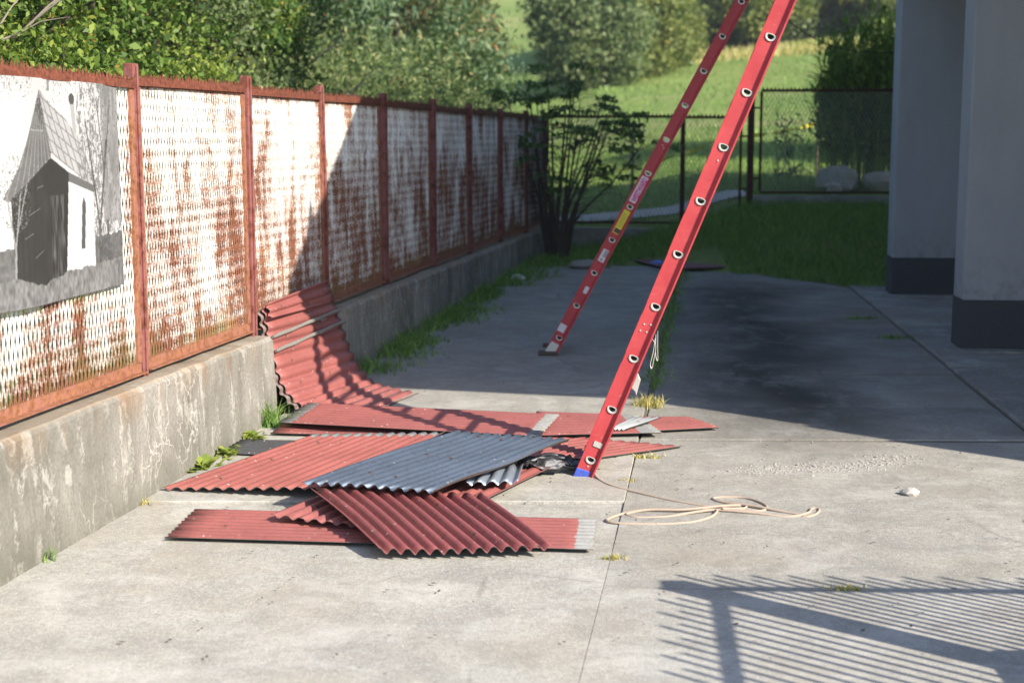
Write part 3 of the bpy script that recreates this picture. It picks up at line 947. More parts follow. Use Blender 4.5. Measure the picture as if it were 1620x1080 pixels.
def serr(x0, x1, z, parent):
    b = MB(); n = int((x1 - x0) / 0.055)
    b.beam((x0, by_(x0), z), (x1, by_(x1), z), 0.018, 0.034, side=(0, 0, 1))
    for i in range(n):
        a = x0 + (x1 - x0) * i / n; c = x0 + (x1 - x0) * (i + 0.75) / n; y = by_(a)
        b.add([(a, y - 0.004, z + 0.016), (c, y - 0.004, z + 0.016), (c, y + 0.004, z + 0.016), (a, y + 0.004, z + 0.016), ((a + c) / 2, y, z + 0.05)],
              [(0, 1, 4), (1, 2, 4), (2, 3, 4), (3, 0, 4)])
    return b.build('serrated_rail', M['back'], parent)


for x0, x1, z0, z1 in ((0.50, 2.44, 0.66, 2.165), (2.47, 3.28, 0.66, 2.155), (3.56, 5.75, 1.10, 2.53)):
    mv, mq = wire_mesh(x0 + 0.02, x1 - 0.02, z0, z1)
    o_ = W_LOC[backf.name]
    mo = link('wire_mesh', fast_mesh('wire_mesh', np.array(mv) - np.array(o_), mq), M['wire'], backf, o_)
    bar('bottom_rail', x0, z0, x1, z0, 0.035, backf)
    serr(x0, x1, z1 + 0.01, backf)
    bar('side_bar', x0, z0 + 0.018, x0, z1, 0.034, backf)
    bar('side_bar', x1, z0 - 0.02 if x1 > 3.2 and x1 < 3.4 else z0 + 0.018, x1, z1, 0.034, backf)
bar('gate_post', 3.42, 0.80, 3.42, 2.53, 0.085, backf)
for z in (1.15, 1.9): bar('hinge', 3.28, z, 3.42, z, 0.025, backf)
for z in (1.3, 2.3): bar('hinge', 3.42, z, 3.56, z, 0.025, backf)
b = MB()
b.prism([(0.35, by_(0.35) - 0.11), (3.3, by_(3.3) - 0.11), (3.3, by_(3.3) + 0.11), (0.35, by_(0.35) + 0.11)], 0.0, lambda x, y: 0.575 + 0.02 * math.sin(x * 3))
bw = b.build('low_wall', M['pad'])
tag(bw, 'low concrete sill under the dark mesh fence beside the corner bush', 'wall')
b = MB()
b.prism([(3.46, by_(3.4) - 0.10), (6.2, by_(6.2) - 0.10), (6.2, by_(6.2) + 0.10), (3.46, by_(3.4) + 0.10)], 0.5, 1.055)
tag(b.build('low_wall', M['pad']), 'concrete kerb wall under the raised mesh panel on the grass bank', 'wall')
# pale gravelly path just outside the gate
b = MB()
n = 14
for i in range(n):
    x0 = 0.3 + 3.3 * i / n; x1 = 0.3 + 3.3 * (i + 1) / n
    w0 = 0.06 * math.sin(i * 1.7); w1 = 0.06 * math.sin((i + 1) * 1.7)
    b.add([(x0, 22.0 + w0, hill(x0, 22.0) + 0.03), (x1, 22.0 + w1, hill(x1, 22.0) + 0.03), (x1, 22.95 + w1, hill(x1, 22.95) + 0.03), (x0, 22.95 + w0, hill(x0, 22.95) + 0.03)], [(0, 1, 2, 3)])
tag(b.build('path', M['stone']), 'pale stony path outside the mesh gate', 'path', kind='structure')

# ================================================================== LADDERS


def ladder(name, foot, a, rung_dir, nrungs, first, label, kind):
    """foot: near rail foot; a: lean per metre of height; rung_dir: unit horizontal vector from the near to the far rail"""
    r = Vector((rung_dir[0], rung_dir[1], 0)).normalized()
    p = Vector((r.y, -r.x, 0))
    up = (Vector((0, 0, 1)) + p * a).normalized()
    side = r.cross(up).normalized()              # across the rail, in the ladder plane's normal
    if side.dot(p) < 0: side = -side
    root = empty(name, foot, label, 'ladder', 'ladders leaning on the house')
    F = Vector(foot)
    RW, SP = 0.102, 0.305
    Ltot = first + nrungs * SP

    def P(s, w, d): return F + up * s + side * w + r * d   # along, across, towards far rail

    DX = []
    for k in range(20):                           # D outline, flat side up the ladder
        w = 2 * math.pi * k / 20
        x = 0.0205 * math.cos(w); y = 0.0185 * math.sin(w)
        if y > 0.006: y = 0.006 + (y - 0.006) * 0.35
        DX.append((x, y - 0.001))
    for rail in range(2):
        d0 = 0.0 if rail == 0 else 0.44
        din = 0.004
        b = MB()
        dd = (d0, d0 + din)
        # web with real rung holes
        WR, WL = RW / 2 - 0.027, -RW / 2

        def plate(s0, s1, holes):
            if not holes:
                for d in dd:
                    b.add([P(s0, WL, d), P(s0, WR, d), P(s1, WR, d), P(s1, WL, d)], [(0, 1, 2, 3)])
                return
            sc = holes
            n = 20
            outer = []
            for k in range(n):
                w = 2 * math.pi * k / n
                cx, sy = math.cos(w), math.sin(w)
                hx, hy = (WR if cx > 0 else -WL), (s1 - s0) / 2
                q = min(hx / max(abs(cx), 1e-6), hy / max(abs(sy), 1e-6))
                outer.append([cx * q, sy * q])
            # snap nearest to corners
            for sxn in (-1, 1):
                for syn in (-1, 1):
                    c = ((WR if sxn > 0 else WL), syn * (s1 - s0) / 2)
                    k = min(range(n), key=lambda i: (outer[i][0] - c[0]) ** 2 + (outer[i][1] - c[1]) ** 2)
                    outer[k] = list(c)
            for d in dd:
                vs = [P(sc + y, x, d) for x, y in outer] + [P(sc + y, x, d) for x, y in DX]
                b.add(vs, [(k, (k + 1) % n, n + (k + 1) % n, n + k) for k in range(n)])
        s = 0.0
        for i in range(nrungs):
            sc = first + i * SP
            plate(s, sc - 0.06, None); plate(sc - 0.06, sc + 0.06, sc); s = sc + 0.06
        plate(s, Ltot, None)
        sg = 1 if rail == 0 else -1               # lips turn away from the rungs
        fd = 0.030 * sg
        d_ = d0 if rail == 0 else d0 + din
        # back flange on one edge, a slanted lip turned outwards on the other
        prof = [(RW / 2 - 0.028, 0.0), (RW / 2 - 0.009, -0.026), (RW / 2, -0.026), (RW / 2, 0.006), (RW / 2 - 0.004, 0.006), (RW / 2 - 0.004, -0.020), (RW / 2 - 0.010, -0.020), (RW / 2 - 0.026, 0.004)]
        k_ = len(prof)
        vs = [P(s_, w, d_ + d * sg) for s_ in (0, Ltot) for w, d in prof]
        b.add(vs, [(i, (i + 1) % k_, k_ + (i + 1) % k_, k_ + i) for i in range(k_)] + [tuple(range(k_)), tuple(range(2 * k_ - 1, k_ - 1, -1))])
        w = -RW / 2
        vs = [P(0, w, d_ - 0.005 * sg), P(Ltot, w, d_ - 0.005 * sg), P(Ltot, w, d_ + fd), P(0, w, d_ + fd)]
        vs += [v_ + side * 0.004 for v_ in vs]
        b.add(vs, [(0, 1, 2, 3), (7, 6, 5, 4), (3, 2, 6, 7), (0, 3, 7, 4), (1, 5, 6, 2), (0, 4, 5, 1)])
        ro = b.build('rail', M['ladder'], root)
    # hollow rungs with pale flared ends
    for i in range(nrungs):
        sc = first + i * SP
        b = MB(); n = 20
        dA, dB = -0.006, 0.452
        rings = []
        for (d, g1) in ((0.006, 0.96), (dA + 0.003, 1.42), (dA, 1.34), (dA, 1.02), (dA + 0.004, 0.86), (dB - 0.004, 0.86), (dB, 1.02), (dB, 1.34), (dB - 0.003, 1.42), (dB - 0.012, 0.96), (0.006, 0.96)):
            rings.append([P(sc + y * g1, x * g1, d) for x, y in DX])
        vs = [q for rg in rings for q in rg]; fs = []
        for j in range(len(rings) - 1):
            for k in range(n):
                k2 = (k + 1) % n
                fs.append((j * n + k, j * n + k2, (j + 1) * n + k2, (j + 1) * n + k))
        b.add(vs, fs)
        b.build('rung', M['alu'], root)

    def plaque(nm, s0, s1, w0, w1, mat, parent=root, lift=0.0022):
        bb = MB()
        vs = [P(s0, w0, -lift), P(s0, w1, -lift), P(s1, w1, -lift), P(s1, w0, -lift)]
        vs += [v + r * (lift - 0.0004) for v in vs]
        bb.add(vs, [(0, 1, 2, 3), (7, 6, 5, 4), (0, 4, 5, 1), (1, 5, 6, 2), (2, 6, 7, 3), (3, 7, 4, 0)])
        return bb.build(nm, mat, parent)

    def bolt(s, w):
        bb = MB()
        q = [P(s + 0.006 * math.sin(k), w + 0.006 * math.cos(k), 0.001) for k in np.linspace(0, 2 * math.pi, 9)[:-1]]
        q2 = [P(s + 0.004 * math.sin(k), w + 0.004 * math.cos(k), -0.004) for k in np.linspace(0, 2 * math.pi, 9)[:-1]]
        bb.add(q + q2, [(k, (k + 1) % 8, 8 + (k + 1) % 8, 8 + k) for k in range(8)] + [tuple(range(8, 16))])
        bb.build('rivet', M['alu'], root)

    if kind == 'near':
        # blue dipped feet
        for d0 in (0.0, 0.44):
            b = MB()
            lo, hi = (-0.006, 0.046) if d0 == 0 else (-0.04, 0.006)
            sl = -0.02
            vs = []
            for s_, e in ((sl, 0.004), (0.045, 0.004)):
                for w, d in ((-RW / 2 - e, lo), (RW / 2 + e, lo), (RW / 2 + e, hi), (-RW / 2 - e, hi)):
                    vs.append(P(s_ + (0.010 if s_ > 0 and w > 0 else 0), w, d0 + d))
            b.add(vs, [(0, 3, 2, 1), (4, 5, 6, 7), (0, 1, 5, 4), (1, 2, 6, 5), (2, 3, 7, 6), (3, 0, 4, 7)])
            b.build('end_cap', M['blue'], root, bevel=0.004)
        plaque('clip_plate', first + 0.075, first + 0.105, -0.020, 0.052, M['alu'], lift=0.005)
        for s_, w in ((first + 3 * SP - 0.115, -0.020), (first + 3 * SP - 0.105, 0.014), (first + 3 * SP - 0.155, -0.026), (first + 3 * SP - 0.150, 0.008), (first + 6 * SP - 0.08, 0.0), (0.075, 0.0)):
            bolt(s_, w)
        # rung hook and wire hanging behind the rail
        hk = first + 2.25 * SP
        b = MB()
        q = [P(hk + 0.05, 0.05, 0.05), P(hk + 0.02, 0.085, 0.05), P(hk - 0.06, 0.105, 0.05), P(hk - 0.10, 0.112, 0.05), P(hk - 0.08, 0.095, 0.05), P(hk - 0.02, 0.085, 0.05), P(hk + 0.06, 0.065, 0.05)]
        b.tube(catmull(q, 5), 0.0022, 5)
        q = [P(hk + 0.08, 0.06, 0.06), P(hk - 0.02, 0.10, 0.06), P(hk - 0.05, 0.125, 0.06), P(hk + 0.02, 0.095, 0.06), P(hk + 0.10, 0.062, 0.06)]
        b.tube(catmull(q, 5), 0.002, 5)
        b.build('wire_hook', M['alu'], root)
        b = MB(); hk -= 0.22
        vs = [P(hk + 0.07, 0.05, 0.03), P(hk + 0.04, 0.080, 0.03), P(hk - 0.05, 0.092, 0.03), P(hk - 0.03, 0.075, 0.03), P(hk - 0.02, 0.05, 0.03)]
        vs += [v + r * 0.02 for v in vs]
        b.add(vs, [(4, 3, 2, 1, 0), (5, 6, 7, 8, 9)] + [(i, (i + 1) % 5, 5 + (i + 1) % 5, 5 + i) for i in range(5)])
        b.build('rung_lock', M['alu'], root, bevel=0.003)
    else:
        # swivel shoe
        for d0 in (0.0, 0.44):
            b = MB()
            vs = []
            for s_, w0, w1 in ((0.0, -0.056, 0.056), (0.10, -0.040, 0.040)):
                for w, d in ((w0, -0.008), (w1, -0.008), (w1, 0.03), (w0, 0.03)): vs.append(P(s_, w, d0 + d))
            b.add(vs, [(0, 3, 2, 1), (4, 5, 6, 7), (0, 1, 5, 4), (1, 2, 6, 5), (2, 3, 7, 6), (3, 0, 4, 7)])
            sh = b.build('shoe', M['alu'], root, bevel=0.004)
            b = MB(); q = P(0, 0, d0 + 0.012)
            b.box((q.x - 0.10, q.y - 0.045, foot[2] - 0.012), (q.x + 0.06, q.y + 0.045, foot[2] + 0.022))
            b.build('rubber_pad', M['rubber'], sh, bevel=0.006)
        rs = lambda k: first + k * SP
        plaque('label_sticker', rs(0) + 0.045, rs(0) + 0.115, -0.05, 0.012, M['sticker'])
        plaque('label_sticker', rs(1) + 0.115, rs(1) + 0.175, -0.008, 0.026, M['sticker'])
        ws = plaque('label_sticker', rs(2) + 0.10, rs(2) + 0.21, -0.026, 0.026, M['sticker'])
        bb = MB()
        for k in range(4):
            x = -0.006 + k * 0.008
            bb.add([P(rs(2) + 0.145, x, -0.0030), P(rs(2) + 0.145, x + 0.004, -0.0030), P(rs(2) + 0.203, x + 0.004, -0.0030), P(rs(2) + 0.203, x, -0.0030)], [(0, 1, 2, 3)])
        bb.add([P(rs(2) + 0.112, -0.012, -0.003), P(rs(2) + 0.112, 0.006, -0.003), P(rs(2) + 0.136, 0.0, -0.003)], [(0, 1, 2)])
        bb.build('print', M['ink'], ws)
        ys_ = plaque('warning_sticker', rs(3) + 0.055, rs(3) + 0.265, -0.030, 0.030, M['yellow'])
        bb = MB()
        bb.add([P(rs(3) + 0.062, -0.024, -0.003), P(rs(3) + 0.062, 0.024, -0.003), P(rs(3) + 0.10, 0.024, -0.003), P(rs(3) + 0.10, -0.024, -0.003)], [(0, 1, 2, 3)])
        for k in range(7):
            s_ = rs(3) + 0.12 + k * 0.018
            bb.add([P(s_, -0.02, -0.003), P(s_, 0.012 + 0.004 * (k % 3), -0.003), P(s_ + 0.004, 0.012 + 0.004 * (k % 3), -0.003), P(s_ + 0.004, -0.02, -0.003)], [(0, 1, 2, 3)])
        bb.build('print', M['ink'], ys_)
        nm = plaque('name_sticker', rs(4) + 0.035, rs(4) + 0.265, -0.033, 0.033, M['sticker'])
        # the word on the sticker, reading up the rail
        fc = bpy.data.curves.new('lettering', 'FONT'); fc.body = 'WESTWARD'; fc.size = 0.056; fc.shear = 0.12
        fc.offset = 0.0022
        fo = bpy.data.objects.new('lettering_tmp', fc); C.objects.link(fo)
        bpy.context.view_layer.update()
        tm = bpy.data.meshes.new_from_object(fo.evaluated_get(bpy.context.evaluated_depsgraph_get()))
        bpy.data.objects.remove(fo)
        xs_ = [v.co.x for v in tm.vertices]; sc_ = 0.205 / (max(xs_) - min(xs_)); x0_ = min(xs_)
        o_ = W_LOC[nm.name]
        for v in tm.vertices:
            s_ = rs(4) + 0.047 + (v.co.x - x0_) * sc_
            w_ = 0.023 - v.co.y * 1.12
            v.co = P(s_, w_, -0.0032) - o_
        tm.name = 'lettering'
        link('lettering', tm, M['magenta'], nm, o_)
        bolt(rs(6) - 0.06, -0.006)
        bolt(rs(6) - 0.075, 0.012)
    return root


ladder('ladder', (0.388, 7.80, 0.016), 0.405, (0.13, 1), 15, 0.118, 'sunlit red ladder with blue ends standing by the rope', 'near')
ladder('ladder', (0.318, 11.88, 0.105), 0.53, (0.105, 1), 20, 0.155, 'shaded red ladder with white and yellow stickers and a metal shoe', 'far')

# ================================================================== CORRUGATED SHEETS


def sheet_mesh(P, waves, amp=0.009, nu=14, per=8, thick=0.0016, bend=None, jag=0.0, seed=0):
    """P(u,v)->Vector with u along the ridges, v across; two skins + rim. UV.x in metres along u"""
    nv = int(waves * per)
    r2 = np.random.default_rng(seed)
    ju = r2.uniform(-1, 1, nv + 1) * jag
    top = []; uvx = []
    L = (P(1, 0.5) - P(0, 0.5)).length
    Wd = (P(0.5, 1) - P(0.5, 0)).length
    for i in range(nu + 1):
        for j in range(nv + 1):
            u = i / nu; v = j / nv
            if i == 0: u += ju[j]
            if i == nu: u -= ju[j]
            e = 1e-3
            du = P(u + e, v) - P(u - e, v); dv = P(u, min(v + e, 1)) - P(u, max(v - e, 0))
            n = du.cross(dv)
            n = n.normalized() if n.length > 1e-12 else Vector((0, 0, 1))
            ph = 2 * math.pi * waves * v
            w = 1 - 2 * (0.5 - 0.5 * math.cos(ph)) ** 1.7
            q = P(u, v) + n * (amp * w)
            if bend: q = bend(q, u, v)
            top.append((q, n)); uvx.append((u * L, v * Wd))
    N = (nu + 1) * (nv + 1)
    V = [tuple(q) for q, n in top] + [tuple(q - n * thick) for q, n in top]
    F = []; MI = []
    id_ = lambda i, j: i * (nv + 1) + j
    for i in range(nu):
        for j in range(nv):
            a, b_, c, d = id_(i, j), id_(i + 1, j), id_(i + 1, j + 1), id_(i, j + 1)
            F.append((a, b_, c, d)); MI.append(0)
            F.append((N + d, N + c, N + b_, N + a)); MI.append(1)
    for i in range(nu):
        for j in (0, nv):
            a, b_ = id_(i, j), id_(i + 1, j)
            F.append((a, N + a, N + b_, b_) if j == 0 else (b_, N + b_, N + a, a)); MI.append(1)
    for j in range(nv):
        for i in (0, nu):
            a, b_ = id_(i, j), id_(i, j + 1)
            F.append((b_, N + b_, N + a, a) if i == 0 else (a, N + a, N + b_, b_)); MI.append(1)
    return V, F, MI, uvx


def add_sheet(name, P, waves, mats, label, amp=0.009, nu=14, bend=None, jag=0.0, seed=0, cat='metal sheet', parent=None, thick=0.0016):
    n0 = (P(0.6, 0.5) - P(0.4, 0.5)).cross(P(0.5, 0.6) - P(0.5, 0.4))
    if n0.z + 0.6 * n0.x < 0:                     # the painted skin looks up and to the yard
        Q_ = P; P = lambda u, v: Q_(u, 1 - v)
        if bend:
            b0 = bend; bend = lambda q, u, v: b0(q, u, 1 - v)
    V, F, MI, uvx = sheet_mesh(P, waves, amp, nu, 8, thick, bend, jag, seed)
    o_ = Vector(P(0.5, 0.5)); o_.z = min(v[2] for v in V)
    if parent is not None: o_ = W_LOC[parent.name]
    me = bpy.data.meshes.new(name)
    me.from_pydata([tuple(Vector(v) - o_) for v in V], [], F)
    me.polygons.foreach_set('material_index', MI)
    # face orientation: the painted skin must look up
    me.polygons.foreach_set('use_smooth', [True] * len(F))
    uvl = me.uv_layers.new(name='UVMap')
    N = len(uvx)
    vi = np.zeros(len(me.loops), np.int32); me.loops.foreach_get('vertex_index', vi)
    arr = np.array(uvx, np.float32)[vi % N]
    uvl.data.foreach_set('uv', arr.ravel())
    o = link(name, me, mats, parent, o_)
    if label: tag(o, label, cat)
    return o


def bil(p00, p10, p01, p11):
    """p00 -> p10 along the ridges (u), p00 -> p01 across (v)"""
    a, b_, c, d = (Vector(x) for x in (p00, p10, p01, p11))
    return lambda u, v: (a * (1 - u) + b_ * u) * (1 - v) + (c * (1 - u) + d * u) * v


RED = (0.285, 0.092, 0.080)
mA = m_sheet('red_sheet_grey_ends', RED, 0.085, 1.60)
mF = m_sheet('red_sheet_grey_tip', RED, -1, 1.915)
mB = m_sheet('red_sheet_grey_band', RED, -1, 0.62)
mE = m_sheet('red_sheet_front', (0.235, 0.066, 0.064), dirt=0.5)
mC = m_sheet('red_sheet_wide', (0.28, 0.088, 0.072), -1, 1.315)
mG = m_sheet('red_sheet_edge', RED, -1, 99)
mD = m_sheet('blue_grey_sheet', (0.115, 0.145, 0.19), -1, 99, 0.5, 0.45, True, 0.6)
mK = m_sheet('dark_grey_sheet', (0.09, 0.092, 0.095), -1, 99, 0.4, 0.5)
mDk = m_sheet('maroon_sheet', (0.17, 0.045, 0.05), -1, 99)
Z2 = M['zinc']
# lying flat in front
add_sheet('corrugated_sheet', bil((-1.612, 6.577, 0.022), (0.365, 6.366, 0.024), (-1.589, 7.098, 0.022), (0.41, 6.896, 0.024)), 9, [mF, Z2],
          'flat red corrugated sheet lowest in front, with bare grey right end', amp=0.0055, seed=1, jag=0.002)
# sheet below the crossing pair
add_sheet('corrugated_sheet', bil((-1.161, 6.844, 0.058), (-0.50, 8.10, 0.085), (-0.43, 6.53, 0.056), (0.22, 7.80, 0.075)), 10, [mG, Z2],
          'red corrugated sheet mostly buried under blue-grey and front sheets', seed=2, jag=0.003)
# front crossing sheet
add_sheet('corrugated_sheet', bil((-1.022, 7.126, 0.120), (-0.589, 6.257, 0.052), (-0.150, 7.03, 0.118), (0.175, 6.297, 0.050)), 12, [mE, Z2],
          'dark red corrugated sheet with deep ridges lying across flat front sheet', amp=0.0145, seed=3, jag=0.002,
          bend=lambda q, u, v: q + Vector((0, 0, 0.007 * math.sin(math.pi * u) + 0.006 * math.sin(5 * v + 3 * u))))
# wide sheet on the left
add_sheet('corrugated_sheet', bil((-1.839, 7.482, 0.036), (-1.189, 8.659, 0.085), (-0.96, 7.29, 0.085), (-0.40, 8.615, 0.105)), 12, [mC, Z2],
          'wide red corrugated sheet reaching towards the wall foot, under blue-grey sheet', seed=4, jag=0.003)
# blue-grey sheet on top
add_sheet('corrugated_sheet', bil((-1.051, 7.111, 0.150), (-0.311, 8.26, 0.190), (-0.369, 6.906, 0.168), (0.329, 7.808, 0.222)), 11, [mD, Z2],
          'blue-grey corrugated sheet lying face down on top of the pile', amp=0.0105, seed=5, jag=0.004,
          bend=lambda q, u, v: q + Vector((0, 0, 0.010 * max(0, v - 0.85) / 0.15 * math.sin(9 * u) + 0.006 * math.sin(4 * u + 5 * v))))
# long sheets behind
add_sheet('corrugated_sheet', bil((-1.49, 8.80, 0.062), (0.27, 8.60, 0.058), (-1.40, 9.50, 0.075), (0.34, 9.20, 0.06)), 9, [mG, Z2],
          'red sheet lying directly underneath long flat sheet with grey ends', amp=0.0055, seed=6)
add_sheet('corrugated_sheet', bil((-1.463, 8.925, 0.105), (0.159, 8.545, 0.095), (-1.361, 9.541, 0.116), (0.305, 9.191, 0.105)), 9, [mA, Z2],
          'long flat red sheet with grey ends crossed by the ladder shadow', amp=0.0055, seed=7, jag=0.003)
add_sheet('corrugated_sheet', bil((0.10, 8.66, 0.075), (0.925, 8.776, 0.070), (0.16, 9.40, 0.085), (0.821, 9.287, 0.08)), 9, [mB, Z2],
          'short red sheet with grey banded end behind sunlit ladder', amp=0.0055, seed=8, jag=0.003)
add_sheet('corrugated_sheet', bil((0.55, 8.82, 0.055), (1.315, 8.985, 0.062), (0.55, 9.33, 0.065), (1.16, 9.345, 0.06)), 7, [mG, Z2],
          'red sheet sticking out furthest onto open concrete past grey banded end', amp=0.0055, seed=9, jag=0.004)
add_sheet('corrugated_sheet', bil((1.031, 8.518, 0.040), (-0.02, 7.79, 0.060), (0.369, 8.759, 0.050), (-0.66, 8.05, 0.060)), 9, [mG, Z2],
          'red corrugated sheet under ladder foot with jagged outer end', amp=0.008, seed=10, jag=0.006)
# offcuts
add_sheet('sheet_offcut', bil((-0.24, 7.25, 0.118), (-0.18, 7.49, 0.165), (0.03, 7.33, 0.105), (0.06, 7.53, 0.15)), 4, [m_sheet('zinc_offcut', (0.30, 0.34, 0.40), -1, 99, 0.6, 0.4), Z2],
          'small bare metal offcut poking out below blue-grey sheet', amp=0.012, nu=5, seed=11, jag=0.01, cat='metal offcut')
add_sheet('sheet_offcut', bil((0.60, 8.80, 0.088), (0.78, 9.14, 0.098), (0.70, 8.80, 0.088), (0.96, 9.06, 0.115)), 4, [m_sheet('pale_offcut', (0.45, 0.46, 0.46), -1, 99, 0.4, 0.5), Z2],
          'small pale grey offcut on the short red sheet behind ladder', amp=0.006, nu=4, seed=12, jag=0.01, cat='metal offcut')
add_sheet('sheet_offcut', bil((-1.713, 8.30, 0.046), (-1.20, 8.21, 0.045), (-1.648, 8.66, 0.050), (-1.15, 8.60, 0.055)), 6, [mK, Z2],
          'dark grey sheet piece between wall weeds and wide red sheet', amp=0.006, nu=6, seed=13, jag=0.004, cat='metal offcut')
# crumpled black strip beside the ladder foot
r9 = np.random.default_rng(5)
crn = r9.uniform(-1, 1, (40, 3))


def crumple(q, u, v):
    k = int(u * 9) * 4 + int(v * 3.99)
    return q + Vector(crn[k % 40]) * 0.022


add_sheet('crumpled_strip', bil((0.06, 7.73, 0.085), (0.40, 7.83, 0.062), (0.02, 7.93, 0.115), (0.40, 7.97, 0.095)), 4, [M['black'], M['black']],
          'crumpled black metal strip beside blue foot of ladder', amp=0.014, nu=9, bend=crumple, seed=14, jag=0.03, cat='metal strip')
# far sheet on the grass
add_sheet('corrugated_sheet', bil((1.60, 19.30, 0.262), (1.985, 18.25, 0.235), (2.50, 19.62, 0.30), (2.72, 18.44, 0.245)), 12, [mDk, Z2],
          'dark maroon corrugated sheet lying at the edge of shaded grass bank', seed=15)
# sheets slumped against the wall
NEAR = [(-1.10, 9.02, 0.062), (-1.22, 9.30, 0.070), (-1.33, 9.45, 0.09), (-1.42, 9.45, 0.135), (-1.505, 9.45, 0.24), (-1.553, 9.45, 0.37), (-1.585, 9.44, 0.52), (-1.605, 9.42, 0.66), (-1.625, 9.40, 0.78)]
FAR = [(-0.66, 10.17, 0.068), (-0.80, 10.26, 0.085), (-0.93, 10.38, 0.090), (-1.04, 10.49, 0.125), (-1.135, 10.575, 0.22), (-1.20, 10.63, 0.34), (-1.25, 10.67, 0.48), (-1.305, 10.72, 0.63), (-1.362, 10.77, 0.79)]
na = catmull(NEAR, 6); fa = catmull(FAR, 6)


def lut(pl, t):
    t = max(0, min(1, t)) * (len(pl) - 1); i = min(int(t), len(pl) - 2)
    return pl[i].lerp(pl[i + 1], t - i)


def Pc(u, v): return lut(na, v).lerp(lut(fa, v), u)


cur = add_sheet('corrugated_sheet', Pc, 14, [m_sheet('red_sheet_curved', RED, -1, 99), Z2], 'red corrugated sheet bent up from the ground against the low wall', amp=0.011, nu=10, seed=16, jag=0.001)


def Pu(u, v):
    q = lut(na, 0.02 + 0.97 * v).lerp(lut(fa, 0.02 + 0.97 * v), u * 1.0)
    n = Vector((-0.9, 0.15, -0.35 + 0.3 * v)); d = (lut(fa, v) - lut(na, v)).normalized()
    return q + n * 0.022 - d * 0.035 - Vector((0, 0, 0.004))


add_sheet('corrugated_sheet', Pu, 14, [m_sheet('old_red_sheet', (0.17, 0.12, 0.10), -1, 99), Z2], 'second bent sheet nested behind the one against the wall', amp=0.011, nu=10, seed=17, jag=0.001)
add_sheet('corrugated_sheet', bil((-1.575, 9.40, 0.705), (-1.34, 10.70, 0.66), (-1.60, 9.41, 0.80), (-1.36, 10.72, 0.835)), 2, [m_sheet('red_sheet_top', RED, -1, 99), Z2],
          'narrow red strip crossing top of the bent sheet by the fence', amp=0.012, nu=8, seed=18, jag=0.008)
b = MB()
for dz, o2 in ((0.60, 0.020), (0.52, 0.0)):
    pts = [lut(na, 0.80 if dz > 0.55 else 0.72).lerp(lut(fa, 0.86 if dz > 0.55 else 0.79), k / 8) + Vector((0.030, -0.005, 0.002 * math.sin(k * 2.1))) for k in range(9)]
    b2 = MB(); b2.tube(pts, [0.013 + 0.002 * math.sin(k * 1.9 + dz * 9) for k in range(9)], 7)
    o = b2.build('edge_batten', M['lichen'], None, pts[4])
    tag(o, 'weathered batten lying across the bent sheet, %s of two' % ('upper' if dz > 0.55 else 'lower'), 'batten')

# ================================================================== ROPE, STONES, LITTER
rp_ = [(0.405, 7.86, 0.17), (0.438, 7.84, 0.06), (0.47, 7.74, 0.015), (0.53, 7.60, 0.012), (0.69, 7.43, 0.010), (0.83, 7.30, 0.010), (0.97, 7.20, 0.010), (1.12, 7.12, 0.010), (1.25, 7.10, 0.012), (1.29, 7.20, 0.012), (1.22, 7.34, 0.012), (1.10, 7.37, 0.010), (1.04, 7.34, 0.010),
       (1.08, 7.26, 0.012), (1.22, 7.16, 0.02), (1.38, 7.06, 0.012), (1.46, 7.00, 0.010), (1.52, 7.06, 0.010), (1.545, 7.13, 0.012), (1.51, 7.14, 0.012), (1.47, 7.04, 0.018), (1.36, 7.00, 0.010), (1.20, 7.05, 0.016), (1.02, 7.10, 0.018), (0.86, 7.12, 0.010), (0.68, 7.13, 0.010),
       (0.56, 7.06, 0.010), (0.48, 6.97, 0.010), (0.47, 6.91, 0.010), (0.55, 6.87, 0.010), (0.72, 6.86, 0.010), (0.88, 6.90, 0.010), (0.99, 7.00, 0.014), (1.02, 7.08, 0.022), (0.93, 7.06, 0.02), (0.76, 7.00, 0.010), (0.62, 6.99, 0.010), (0.57, 7.05, 0.010), (0.68, 7.09, 0.020), (0.86, 7.08, 0.024), (1.06, 7.15, 0.024), (1.18, 7.20, 0.012), (1.16, 7.12, 0.018), (1.05, 7.09, 0.028)]
rp_ = [(x, y, z + gz(y) + 0.002) for x, y, z in rp_]
b = MB(); b.tube(catmull(rp_, 7), 0.0075, 6)
tag(b.build('rope', M['rope'], None, (1.0, 7.1, 0), smooth=True), 'loosely coiled beige rope trailing from the sunlit ladder', 'rope')


def rock_mesh(name, r, seed, flat=0.6, sub=2):
    bm = bmesh.new(); bmesh.ops.create_icosphere(bm, subdivisions=sub, radius=r)
    r2 = random.Random(seed)
    ph = [r2.uniform(0, 6.28) for _ in range(6)]
    for v in bm.verts:
        k = 1 + 0.22 * math.sin(v.co.x / r * 2.3 + ph[0]) * math.sin(v.co.y / r * 2.9 + ph[1]) + 0.12 * math.sin(v.co.z / r * 4 + ph[2]) + r2.uniform(-0.08, 0.08)
        v.co = Vector((v.co.x * k, v.co.y * k * 0.8, v.co.z * k * flat))
    zmin = min(v.co.z for v in bm.verts)
    for v in bm.verts: v.co.z -= zmin
    me = bpy.data.meshes.new(name); bm.to_mesh(me); bm.free()
    return me


tag(link('stone', rock_mesh('stone', 0.046, 3), M['stone'], None, (2.085, 7.43, gz(7.43) - 0.001)), 'fist-sized pale stone alone on the sunlit concrete', 'stone')
